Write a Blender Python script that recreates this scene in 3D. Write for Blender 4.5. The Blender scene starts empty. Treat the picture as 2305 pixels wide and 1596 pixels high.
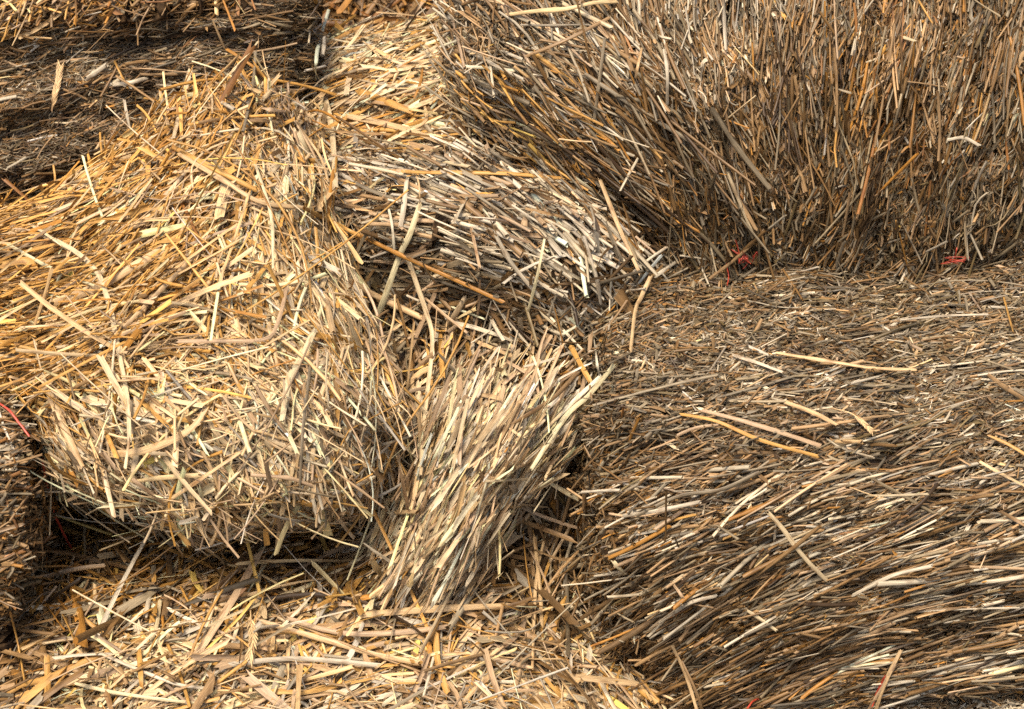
import bpy, math
import numpy as np
from mathutils import Vector
from mathutils.bvhtree import BVHTree

rng = np.random.default_rng(7)
C = bpy.context.scene.collection
DENS = 1.0

# ------------------------------------------------------------------ camera
PITCH = math.radians(35.0); DIST = 3.2; FOC = 5671.0      # focal length in units of the 2304 px wide frame
CW, CH = 2304.0, 1596.0
CP = np.array([0, -DIST*math.cos(PITCH), DIST*math.sin(PITCH)])
FW = np.array([0, math.cos(PITCH), -math.sin(PITCH)])
RT = np.array([1.0, 0, 0])
UP = np.array([0, math.sin(PITCH), math.cos(PITCH)])
cam = bpy.data.objects.new('camera', bpy.data.cameras.new('camera'))
C.objects.link(cam)
cam.location = CP
cam.rotation_euler = (math.pi/2 - PITCH, 0, 0)
cam.data.sensor_width = 36
cam.data.lens = 36*FOC/CW
cam.data.clip_start = 0.05; cam.data.clip_end = 200
cam.data.dof.use_dof = True
cam.data.dof.focus_distance = 3.22
cam.data.dof.aperture_fstop = 11
bpy.context.scene.camera = cam

def ray(px, py):
    px = np.asarray(px, float); py = np.asarray(py, float)
    return FW + ((px-CW/2)/FOC)[..., None]*RT + ((CH/2-py)/FOC)[..., None]*UP
def at(px, py, v):
    """the point of the world seen at a place of the measured photograph: v = its y, or 'z..' = its height"""
    d = ray(px, py)
    if isinstance(v, str):
        s = (float(v[1:])-CP[2])/d[2]
    else:
        s = (v-CP[1])/d[1]
    return CP + s*d
def proj(P):
    q = P-CP; f = q@FW
    return CW/2+FOC*(q@RT)/f, CH/2-FOC*(q@UP)/f, f

# ------------------------------------------------------------------ noise
_tab = np.random.default_rng(3).random((64, 64, 64))
def vnoise(P, scale, seed=0):
    q = P*scale + 17.3*seed + 100
    i = np.floor(q).astype(int); f = q-i; f = f*f*(3-2*f)
    r = 0
    for a in (0, 1):
        for b in (0, 1):
            for c in (0, 1):
                w = (f[..., 0] if a else 1-f[..., 0])*(f[..., 1] if b else 1-f[..., 1])*(f[..., 2] if c else 1-f[..., 2])
                r = r + w*_tab[(i[..., 0]+a) % 64, (i[..., 1]+b) % 64, (i[..., 2]+c) % 64]
    return r*2-1

# ------------------------------------------------------------------ colours (the straw's own, dry and clean to rotten; some palettes paint in shade)
COL = dict(cream=(.94, .745, .48), pale=(.86, .62, .345), gold=(.76, .44, .13), amber=(.52, .26, .06), tan=(.42, .275, .14),
           pink=(.60, .43, .27), grey=(.34, .28, .19), silver=(.70, .62, .48), dgrey=(.18, .143, .092), brown=(.26, .155, .064),
           dark=(.10, .062, .032), olive=(.22, .165, .08), white=(.97, .85, .66), rust=(.34, .16, .05))
PAL = dict(
    fresh=dict(cream=5, pale=4, gold=2, amber=.7, white=1.2, tan=.6, pink=.8),
    golden=dict(cream=2, pale=3.5, gold=5, amber=2, tan=1, rust=.4, pink=.6),
    deepgold=dict(pale=1.5, gold=4, amber=4, tan=1.5, rust=1.2, brown=1),
    cut=dict(pale=3.5, cream=4.5, pink=2.5, tan=1.2, silver=1, white=.6, brown=.3),
    bright=dict(cream=5, white=2, pale=3, gold=1.4, pink=1),
    mixed=dict(cream=2.4, pale=2.6, silver=2, grey=1.4, gold=1.6, tan=1.8, pink=2, brown=.8, dgrey=.3),
    weath=dict(grey=3, silver=4.4, tan=2.4, dgrey=2.2, brown=2.4, pink=1.0, pale=.6, dark=.8),
    silvery=dict(silver=6, grey=1.6, pink=1.6, white=2.4, tan=1, dgrey=.4),
    browny=dict(tan=2.6, brown=5, grey=1.5, silver=1.6, amber=1.1, gold=.5, pale=.5, dark=4, pink=.4, rust=.3),
    greybr=dict(grey=2.4, tan=2.2, brown=3.6, silver=2.2, dgrey=3, amber=.4, pale=.5, pink=.4, dark=3.2, olive=.6),
    sheaf=dict(cream=4.5, white=3, pink=3, silver=1.8, pale=1.6, tan=.8, grey=.3),
    inner_shade=dict(brown=4, amber=2, tan=3, gold=1, dark=1, pale=.6),  # browned inner straw, kept dark to paint shade into the gaps
    stems=dict(silver=4, white=.6, grey=3, tan=3.4, pink=1, brown=1.6, pale=.6),
    rotten=dict(dark=6, brown=4, dgrey=3.4, tan=1.4, grey=1.2, silver=.7, olive=1.2, pink=.4),
    cold=dict(dgrey=4, grey=3.2, silver=2.4, tan=1.2, brown=2, dark=3, olive=1.2, pale=.25, pink=.2),
    shade=dict(dark=3, brown=4, amber=1.2, tan=2, dgrey=2, olive=1),  # dark mix that paints shade into gaps and low edges
    rusty=dict(rust=2, brown=4, amber=2.5, tan=2.5, dark=1, pale=.6),
)
_pal = {}
for k, v in PAL.items():
    v = dict(sorted(v.items(), key=lambda q: sum(COL[q[0]])))
    w = np.array(list(v.values()), float)
    _pal[k] = (np.array([COL[c] for c in v]), w/w.sum())

# ------------------------------------------------------------------ materials
def straw_material(name, trans=0.13):
    m = bpy.data.materials.new(name); m.use_nodes = True
    nt = m.node_tree; N = nt.nodes; L = nt.links; N.clear()
    out = N.new('ShaderNodeOutputMaterial')
    pb = N.new('ShaderNodeBsdfPrincipled'); tr = N.new('ShaderNodeBsdfTranslucent'); mx = N.new('ShaderNodeMixShader')
    mx.inputs[0].default_value = trans
    at_ = N.new('ShaderNodeAttribute'); at_.attribute_name = 'col'
    uv = N.new('ShaderNodeUVMap'); uv.uv_map = 'suv'
    mp = N.new('ShaderNodeMapping'); mp.inputs['Scale'].default_value = (14, 420, 1)
    L.new(uv.outputs[0], mp.inputs[0])
    n1 = N.new('ShaderNodeTexNoise'); n1.inputs['Scale'].default_value = 3.0; n1.inputs['Detail'].default_value = 3
    L.new(mp.outputs[0], n1.inputs['Vector'])
    mp2 = N.new('ShaderNodeMapping'); mp2.inputs['Scale'].default_value = (38, 120, 1)
    L.new(uv.outputs[0], mp2.inputs[0])
    n2 = N.new('ShaderNodeTexNoise'); n2.inputs['Scale'].default_value = 1.0; n2.inputs['Detail'].default_value = 2
    L.new(mp2.outputs[0], n2.inputs['Vector'])
    r1 = N.new('ShaderNodeMapRange'); r1.inputs[1].default_value = .3; r1.inputs[2].default_value = .72
    r1.inputs[3].default_value = .50; r1.inputs[4].default_value = 1.16
    L.new(n1.outputs[0], r1.inputs[0])
    r2 = N.new('ShaderNodeMapRange'); r2.inputs[1].default_value = .54; r2.inputs[2].default_value = .76
    r2.inputs[3].default_value = 0; r2.inputs[4].default_value = .8
    L.new(n2.outputs[0], r2.inputs[0])
    v1 = N.new('ShaderNodeVectorMath'); v1.operation = 'SCALE'
    L.new(at_.outputs['Color'], v1.inputs[0]); L.new(r1.outputs[0], v1.inputs['Scale'])
    mc = N.new('ShaderNodeMix'); mc.data_type = 'RGBA'; mc.blend_type = 'MULTIPLY'
    mc.inputs[7].default_value = (.42, .30, .20, 1)
    L.new(r2.outputs[0], mc.inputs[0]); L.new(v1.outputs[0], mc.inputs[6])
    L.new(mc.outputs[2], pb.inputs['Base Color']); L.new(mc.outputs[2], tr.inputs['Color'])
    pb.inputs['Roughness'].default_value = .5
    pb.inputs['Specular IOR Level'].default_value = .3
    bp = N.new('ShaderNodeBump'); bp.inputs['Strength'].default_value = .6; bp.inputs['Distance'].default_value = .0006
    L.new(n1.outputs[0], bp.inputs['Height']); L.new(bp.outputs[0], pb.inputs['Normal'])
    L.new(pb.outputs[0], mx.inputs[1]); L.new(tr.outputs[0], mx.inputs[2]); L.new(mx.outputs[0], out.inputs[0])
    return m
M_STRAW = straw_material('dry_straw')

def core_material(name, c1, c2):
    m = bpy.data.materials.new(name); m.use_nodes = True
    nt = m.node_tree; N = nt.nodes; L = nt.links; pb = N['Principled BSDF']
    tc = N.new('ShaderNodeTexCoord'); nz = N.new('ShaderNodeTexNoise'); nz.inputs['Scale'].default_value = 90; nz.inputs['Detail'].default_value = 6
    L.new(tc.outputs['Object'], nz.inputs['Vector'])
    cr = N.new('ShaderNodeValToRGB'); cr.color_ramp.elements[0].position = .35; cr.color_ramp.elements[1].position = .7
    cr.color_ramp.elements[0].color = (*c1, 1); cr.color_ramp.elements[1].color = (*c2, 1)
    L.new(nz.outputs[0], cr.inputs[0]); L.new(cr.outputs[0], pb.inputs['Base Color'])
    bp = N.new('ShaderNodeBump'); bp.inputs['Strength'].default_value = .8; bp.inputs['Distance'].default_value = .004
    L.new(nz.outputs[0], bp.inputs['Height']); L.new(bp.outputs[0], pb.inputs['Normal'])
    pb.inputs['Roughness'].default_value = .9; pb.inputs['Specular IOR Level'].default_value = .1
    return m
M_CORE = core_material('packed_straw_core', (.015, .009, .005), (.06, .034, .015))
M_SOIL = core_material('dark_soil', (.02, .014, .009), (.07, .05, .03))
def twine_material():
    m = bpy.data.materials.new('orange_red_twine'); m.use_nodes = True
    nt = m.node_tree; N = nt.nodes; L = nt.links; pb = N['Principled BSDF']
    tc = N.new('ShaderNodeTexCoord'); nz = N.new('ShaderNodeTexNoise'); nz.inputs['Scale'].default_value = 120
    L.new(tc.outputs['Object'], nz.inputs['Vector'])
    cr = N.new('ShaderNodeValToRGB'); cr.color_ramp.elements[0].color = (.22, .02, .010, 1); cr.color_ramp.elements[1].color = (.42, .06, .028, 1)
    L.new(nz.outputs[0], cr.inputs[0]); L.new(cr.outputs[0], pb.inputs['Base Color'])
    pb.inputs['Roughness'].default_value = .45
    return m
M_TWINE = twine_material()

# ------------------------------------------------------------------ object helpers
def tag(o, label=None, cat=None, group=None, kind=None):
    if label: o['label'] = label
    if cat: o['category'] = cat
    if group: o['group'] = group
    if kind: o['kind'] = kind
    return o
def empty(name, loc):
    o = bpy.data.objects.new(name, None); C.objects.link(o); o.location = loc
    o.empty_display_size = .05
    return o
def np_mesh(name, V, F, mat, col=None, uv=None, smooth=True):
    """F: (n,4) int array"""
    me = bpy.data.meshes.new(name)
    nf = len(F)
    me.vertices.add(len(V)); me.vertices.foreach_set('co', np.ascontiguousarray(V, np.float32).ravel())
    me.loops.add(nf*4); me.loops.foreach_set('vertex_index', np.ascontiguousarray(F, np.int32).ravel())
    me.polygons.add(nf)
    me.polygons.foreach_set('loop_start', np.arange(0, nf*4, 4, dtype=np.int32))
    me.polygons.foreach_set('loop_total', np.full(nf, 4, np.int32))
    me.update(calc_edges=True)
    if smooth:
        me.polygons.foreach_set('use_smooth', np.ones(nf, bool))
    if col is not None:
        a = me.color_attributes.new('col', 'FLOAT_COLOR', 'POINT')
        cc = np.ones((len(V), 4), np.float32); cc[:, :3] = col
        a.data.foreach_set('color', cc.ravel())
    if uv is not None:
        l = me.uv_layers.new(name='suv')
        l.data.foreach_set('uv', np.ascontiguousarray(uv[F.ravel()], np.float32).ravel())
    me.materials.append(mat)
    return me
def link(name, me, parent=None):
    o = bpy.data.objects.new(name, me); C.objects.link(o)
    if parent is not None:
        o.parent = parent; o.matrix_parent_inverse = parent.matrix_basis.inverted()
    return o

# ------------------------------------------------------------------ straws in bulk
class Straws:
    def __init__(s): s.V, s.F, s.C, s.U, s.n = [], [], [], [], 0
    def put(s, V, F, Cc, U):
        s.V.append(V); s.F.append(F+s.n); s.C.append(Cc); s.U.append(U); s.n += len(V)
    def build(s, name, parent=None):
        me = np_mesh(name, np.concatenate(s.V), np.concatenate(s.F), M_STRAW, np.concatenate(s.C), np.concatenate(s.U))
        return link(name, me, parent)

def nrm(a): return a/np.maximum(np.linalg.norm(a, axis=-1, keepdims=True), 1e-9)

def add_straws(S, c, t, n, L, W, col, kind, m, bendA, bendB, kink, roll, twist, taper, ragged):
    """c,t,n (N,3) centre, direction, outward normal; m points along; kind 'tube' (k=6 closed) / 'split' (k=4 open arc)"""
    N = len(c)
    if N == 0: return
    t = nrm(t); n = nrm(n - (n*t).sum(-1, keepdims=True)*t); b = np.cross(n, t)
    sl = np.linspace(-.5, .5, m)[None, :]                                    # (1,m)
    sk = rng.uniform(-.3, .3, N)[:, None]
    Lc = L[:, None]
    offb = bendA[:, None]*(sl*sl*4-1/3)*Lc + kink[:, None]*np.maximum(sl-sk, 0)*Lc
    offn = bendB[:, None]*(sl*sl*4-1/3)*Lc
    P = c[:, None]+t[:, None]*(sl*Lc)[..., None]+b[:, None]*offb[..., None]+n[:, None]*offn[..., None]
    T = np.gradient(P, axis=1); T = nrm(T)
    Nn = nrm(n[:, None]-(n[:, None]*T).sum(-1, keepdims=True)*T); B = np.cross(Nn, T)
    if kind == 'tube':
        k = 6; ang = np.linspace(0, 2*np.pi, k, endpoint=False); flat = rng.uniform(.6, 1, N)[:, None, None]
    else:
        k = 4; arc = rng.uniform(.5, 1.35, N); ang = None; flat = None
    rad = (W/2)[:, None]*np.ones((1, m))
    e = (sl+.5)
    tp = taper[:, None]
    rad = rad*np.where(tp > 0, np.clip(1-(e**2)*tp, .08, 1), 1)
    if kind == 'tube' and m >= 5:
        node = rng.random(N) < .5; j = rng.integers(1, m-1, N)
        rad[np.arange(N)[node], j[node]] *= 1.28
    rl = roll[:, None]+twist[:, None]*sl
    if kind == 'tube':
        a = ang[None, None, :]+rl[..., None]
        x = np.cos(a)*rad[..., None]; y = np.sin(a)*rad[..., None]
        cr, sr = np.cos(rl)[..., None], np.sin(rl)[..., None]
        y = y*flat
    else:
        u = np.linspace(-1, 1, k)[None, None, :]
        aa = u*arc[:, None, None]
        x0 = np.sin(aa)/np.sin(arc)[:, None, None]*rad[..., None]
        y0 = (np.cos(aa)-1)*rad[..., None]*.9*np.ones_like(x0)
        cr, sr = np.cos(rl)[..., None], np.sin(rl)[..., None]
        x = x0*cr-y0*sr; y = x0*sr+y0*cr
    V = P[:, :, None]+B[:, :, None]*x[..., None]+Nn[:, :, None]*y[..., None]      # N,m,k,3
    rg = rng.normal(0, 1, (N, 2, k))*(W*ragged)[:, None, None]
    V[:, 0] += t[:, None]*rg[:, 0, :, None]; V[:, -1] += t[:, None]*rg[:, 1, :, None]
    kk = k if kind == 'tube' else k-1
    i = np.arange(m-1)[:, None]; j = np.arange(kk)[None, :]
    f = np.stack([i*k+j, i*k+(j+1) % k, (i+1)*k+(j+1) % k, (i+1)*k+j], -1).reshape(-1, 4)
    F = (f[None]+(np.arange(N)*m*k)[:, None, None]).reshape(-1, 4)
    cc = np.repeat(col, m*k, axis=0)
    uu = (sl*Lc)[:, :, None]+rng.uniform(0, 50, N)[:, None, None]+np.zeros((1, 1, k))
    vv = np.linspace(0, 1, k)[None, None, :]*W[:, None, None]*(1.6 if kind == 'tube' else 1)+rng.uniform(0, 50, N)[:, None, None]+np.zeros((1, m, 1))
    S.put(V.reshape(-1, 3), F, cc, np.stack([uu, vv], -1).reshape(-1, 2))

# ------------------------------------------------------------------ bodies (bales, flakes, heaps): a measured lattice, smoothed, made solid
def cr_interp(A, n):
    """Catmull-Rom along axis 0"""
    A = np.concatenate([[2*A[0]-A[1]], A, [2*A[-1]-A[-2]]])
    m = len(A)-2
    x = np.linspace(0, m-1-1e-6, n); i = np.floor(x).astype(int); f = (x-i).reshape((-1,)+(1,)*(A.ndim-1))
    p0, p1, p2, p3 = A[i], A[i+1], A[i+2], A[i+3]
    return .5*((2*p1)+(-p0+p2)*f+(2*p0-5*p1+4*p2-p3)*f*f+(-p0+3*p1-3*p2+p3)*f**3)
BODIES = []; PTS = []
class Body:
    def __init__(s, rows, nu=110, nv=110, amp=.010, scale=14, seed=0, thick=(0, .22, -.16), sink=.026, rough=1.0, disp=None):
        A = np.array([[at(*p) for p in r] for r in rows])
        G = cr_interp(A, nv); G = cr_interp(G.transpose(1, 0, 2), nu).transpose(1, 0, 2)
        nn = s.normals(G)
        d = vnoise(G, scale, seed)*amp + vnoise(G, scale*2.6, seed+1)*amp*.6 + vnoise(G, 58, seed+2)*.0065*rough + vnoise(G, 105, seed+3)*.003*rough
        if disp is not None:
            bx, by, _ = proj(G); d = d+disp(bx, by, vnoise(G, 7, seed+4), vnoise(G, 15, seed+6))
        G = G+nn*d[..., None]
        s.G = G; s.N = s.normals(G)
        a = np.linalg.norm(np.cross(G[1:, :-1]-G[:-1, :-1], G[:-1, 1:]-G[:-1, :-1]), axis=-1)
        cx, cy, _ = proj((G[1:, 1:]+G[:-1, :-1])/2)
        vis = (cx > -160) & (cx < CW+160) & (cy > -160) & (cy < CH+160)
        vd = nrm(CP-(G[1:, 1:]+G[:-1, :-1])/2); fac = (vd*s.N[1:, 1:]).sum(-1)
        s.area = a.sum()
        s.w = (a*vis*(fac > -.35)); s.vis_area = s.w.sum(); s.cum = np.cumsum(s.w.ravel()); s.cum /= s.cum[-1]
        s.thick = np.array(thick); s.sink = sink
        BODIES.append(s)
    def normals(s, G):
        du = np.gradient(G, axis=1); dv = np.gradient(G, axis=0)
        n = nrm(np.cross(du, -dv)); v = CP-G
        if ((n*v).sum(-1)).mean() < 0: n = -n
        return n
    def sample(s, N):
        k = np.searchsorted(s.cum, rng.random(N)); k = np.minimum(k, s.w.size-1)
        i, j = np.divmod(k, s.w.shape[1]); u = rng.random((N, 1)); v = rng.random((N, 1))
        def bl(A): return A[i, j]*(1-u)*(1-v)+A[i, j+1]*u*(1-v)+A[i+1, j]*(1-u)*v+A[i+1, j+1]*u*v
        return bl(s.G), nrm(bl(s.N))
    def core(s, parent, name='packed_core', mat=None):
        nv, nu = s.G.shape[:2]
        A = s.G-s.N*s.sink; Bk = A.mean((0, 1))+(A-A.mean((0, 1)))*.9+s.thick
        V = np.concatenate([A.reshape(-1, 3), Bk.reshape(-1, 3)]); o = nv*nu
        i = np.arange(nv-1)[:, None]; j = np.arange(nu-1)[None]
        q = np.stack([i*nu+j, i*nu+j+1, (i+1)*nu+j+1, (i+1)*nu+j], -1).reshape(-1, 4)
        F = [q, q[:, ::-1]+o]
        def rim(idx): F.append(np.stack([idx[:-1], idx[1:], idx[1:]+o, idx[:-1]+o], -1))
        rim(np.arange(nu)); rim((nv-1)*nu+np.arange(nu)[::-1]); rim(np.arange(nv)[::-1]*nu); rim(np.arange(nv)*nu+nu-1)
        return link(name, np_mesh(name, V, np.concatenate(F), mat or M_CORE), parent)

def field(px, py, anchors, sig=130.):
    a = np.array([[q[0], q[1], q[2]] for q in anchors], float)
    sp = np.array([q[3] if len(q) > 3 else 14 for q in anchors], float)
    w = np.exp(-((px[:, None]-a[:, 0])**2+(py[:, None]-a[:, 1])**2)/(2*sig*sig))+1e-7/(1+((px[:, None]-a[:, 0])**2+(py[:, None]-a[:, 1])**2)/1e4)
    w /= w.sum(1, keepdims=True)
    r = np.radians(a[:, 2])*2
    ang = .5*np.arctan2(w@np.sin(r), w@np.cos(r))
    return ang, w@sp
def pick(px, py, anchors, P, sig=110., clump=45.):
    """a colour for each straw, from the palette of the place it grows out of; neighbours in a tuft are alike"""
    a = np.array([[q[0], q[1]] for q in anchors], float)
    d2 = (px[:, None]-a[:, 0])**2+(py[:, None]-a[:, 1])**2
    w = np.exp(-d2/(2*sig*sig))+1e-9/(1+d2/1e4); w /= w.sum(1, keepdims=True)
    k = (w.cumsum(1) < rng.random((len(px), 1))).sum(1); k = np.minimum(k, len(anchors)-1)
    col = np.empty((len(px), 3))
    tf = vnoise(P, 21, 15)*.7+vnoise(P, 60, 16)*.5
    for i, q in enumerate(anchors):
        s = np.where(k == i)[0]
        if not len(s): continue
        cc, pw = _pal[q[2]]
        u = np.clip(.72*rng.random(len(s))+.28*(.5+.95*tf[s]), 0, .9999)
        col[s] = cc[np.searchsorted(pw.cumsum(), u).clip(0, len(cc)-1)]
    tuft = vnoise(P, clump, 5)[:, None]
    v = np.exp(rng.normal(0, .2, (len(px), 1))+.22*tuft)
    col = col*v*np.exp(rng.normal(0, .035, (len(px), 1))*np.array([-.6, 0, 1.6]))
    return np.clip(col*np.array([.61, .566, .50]), .008, .6)

def scatter(S, body, per_m2, L, W, ang, pal, kind='tube', m=4, depth=(-.012, .004), tilt=.12, spread=1.0, bend=.03, kinkp=.06,
            taper=0., ragged=.25, where=None, clip=None, out=0., lsig=.45, follow=.35, jit=1.0, patch=0):
    N = int(per_m2*body.vis_area*DENS)
    P, n = body.sample(N)
    px, py, _ = proj(P)
    if where is not None:
        pr = np.zeros(N)
        for (cx, cy, rx, ry, q) in where:
            g = np.exp(-(((px-cx)/rx)**2+((py-cy)/ry)**2)**2)
            pr = np.maximum(pr, q*g) if q > 0 else pr*(1+q*g)
        s = rng.random(N) < pr
        P, n, px, py = P[s], n[s], px[s], py[s]; N = len(P)
    if N == 0: return
    if patch:
        g = vnoise(P, 17, 31)+.6*vnoise(P, 44, 32)
        s = rng.random(N) < np.clip(.5+patch*g*1.6, .04, 1)
        P, n, px, py = P[s], n[s], px[s], py[s]; N = len(P)
    a, sp = field(px, py, ang)
    a = a+jit*np.radians(sp)*(.9*vnoise(P, 26, 9)+.5*vnoise(P, 70, 10))
    d = np.cos(a)[:, None]*RT+np.sin(a)[:, None]*UP
    v = nrm(P-CP)
    # lay the seen direction into the surface: d + k v perpendicular to n
    dn = (d*n).sum(-1); vn = (v*n).sum(-1); vn = np.where(np.abs(vn) < .3, -.3, vn)
    k = np.clip(-dn/vn, -2.2, 2.2)
    t = nrm(d+k[:, None]*v)
    t = nrm(t-n*(t*n).sum(-1, keepdims=True))
    b = np.cross(n, t)
    j = np.radians(sp)*spread*rng.standard_t(8, N)*.85
    t = t*np.cos(j)[:, None]+b*np.sin(j)[:, None]
    t = nrm(t+n*(out+rng.normal(0, tilt, N))[:, None])*np.where(rng.random(N) < .5, 1, -1)[:, None]
    Ls = L*np.exp(rng.normal(0, lsig, N)); Ls = np.clip(Ls, L*.3, L*2.6)
    Ws = W*np.exp(rng.normal(0, .36, N)); Ws = np.clip(Ws, W*.4, W*2.1)
    dep = rng.uniform(depth[0], depth[1], N)
    c = P+n*dep[:, None]
    col = pick(px, py, pal, P)
    kink = np.where(rng.random(N) < kinkp, rng.normal(0, .6, N), 0)
    tw = rng.normal(0, .8, N) if kind == 'split' else rng.normal(0, .2, N)
    roll = np.where(rng.random(N) < .3, np.pi, 0)+rng.normal(0, .45, N)
    tap = np.where(rng.random(N) < taper, rng.uniform(.5, 1.0, N), 0)
    add_straws(S, c, t, n, Ls, Ws, col, kind, m, rng.normal(0, bend, N), -np.abs(rng.normal(0, bend*.6, N))*follow/.35, kink, roll, tw, tap, np.full(N, ragged))

def thing(body_args, name, label, cat, layers, ang, pal, extra=None, core=True, group=None, kind=None, coat='straw_coat', **kw):
    b = Body(body_args, **kw)
    base = b.G.reshape(-1, 3)
    root = empty(name, (base[:, 0].mean(), base[:, 1].mean(), base[:, 2].min()))
    tag(root, label, cat, group, kind)
    bpy.context.view_layer.update()
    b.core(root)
    for nm, ls in layers.items():
        S = Straws()
        for l in ls:
            l = dict(l); scatter(S, b, l.pop('d'), l.pop('L'), l.pop('W'), l.pop('ang', ang), l.pop('pal', pal), **l)
        if S.n:
            tag(S.build(nm, root), kind='stuff')
            PTS.append(np.concatenate(S.V).astype(np.float32))
    b.root = root
    return b
#@@LAYOUT
mm = .001
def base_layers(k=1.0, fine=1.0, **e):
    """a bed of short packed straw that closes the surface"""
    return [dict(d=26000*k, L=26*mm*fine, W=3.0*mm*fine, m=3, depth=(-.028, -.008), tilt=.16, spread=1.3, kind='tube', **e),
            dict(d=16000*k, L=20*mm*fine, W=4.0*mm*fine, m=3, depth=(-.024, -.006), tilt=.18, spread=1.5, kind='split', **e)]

# ---- ground under everything
gm = bpy.data.meshes.new('ground')
gm.from_pydata([(-30, -30, -.62), (30, -30, -.62), (30, 30, -.62), (-30, 30, -.62)], [], [(0, 1, 2, 3)])
gm.materials.append(M_SOIL)
tag(link('ground', gm), kind='structure')

# ---- straw heaped far behind, in the dark gap at the top
back = thing([[(400, -300, 1.5), (900, -300, 1.5), (1300, -300, 1.5)],
              [(400, -100, 1.25), (900, -110, 1.22), (1300, -100, 1.25)],
              [(400, 60, 1.1), (900, 60, 1.05), (1300, 60, 1.1)],
              [(400, 260, 1.0), (900, 260, .98), (1300, 260, 1.0)]],
    'straw_heap', 'brown shaded straw heap far back in the dark gap at the top centre', 'straw heap',
    dict(straw_coat=base_layers(.5, 1.4)+[dict(d=3000, L=.09, W=.006, kind='split', m=5, depth=(-.005, .02), tilt=.3, spread=2.5)]),
    [(900, 0, 60, 40)], [(900, 0, 'rusty')], seed=40, amp=.03, scale=9)

# ---- loose litter on the ground, running up between the bales
LIT_ANG = [(100, 1300, 60, 40), (300, 1300, 75, 40), (420, 1420, 60, 45), (650, 1330, 20, 40), (750, 1450, 30, 38), (300, 1480, 12, 32), (200, 1560, 25, 32), (700, 1560, -8, 32),
           (1000, 1520, -5, 36), (1250, 1350, 85, 35), (1250, 1550, -40, 40), (1100, 1280, 35, 45), (1000, 800, 70, 40), (1200, 700, 30, 45), (800, 800, -60, 35),
           (1100, 950, 80, 30), (1270, 1150, 75, 20)]
LIT_PAL = [(100, 1300, 'deepgold'), (300, 1260, 'deepgold'), (600, 1240, 'deepgold'), (200, 1380, 'weath'), (400, 1370, 'mixed'), (650, 1330, 'mixed'), (900, 1330, 'golden'), (800, 1260, 'browny'),
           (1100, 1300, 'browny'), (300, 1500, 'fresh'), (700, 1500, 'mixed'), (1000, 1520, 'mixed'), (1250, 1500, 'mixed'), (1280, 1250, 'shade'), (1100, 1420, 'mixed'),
           (60, 1500, 'browny'), (1150, 800, 'greybr'), (900, 700, 'greybr'), (1250, 650, 'greybr'), (850, 850, 'browny'), (1000, 1000, 'browny')]
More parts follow.
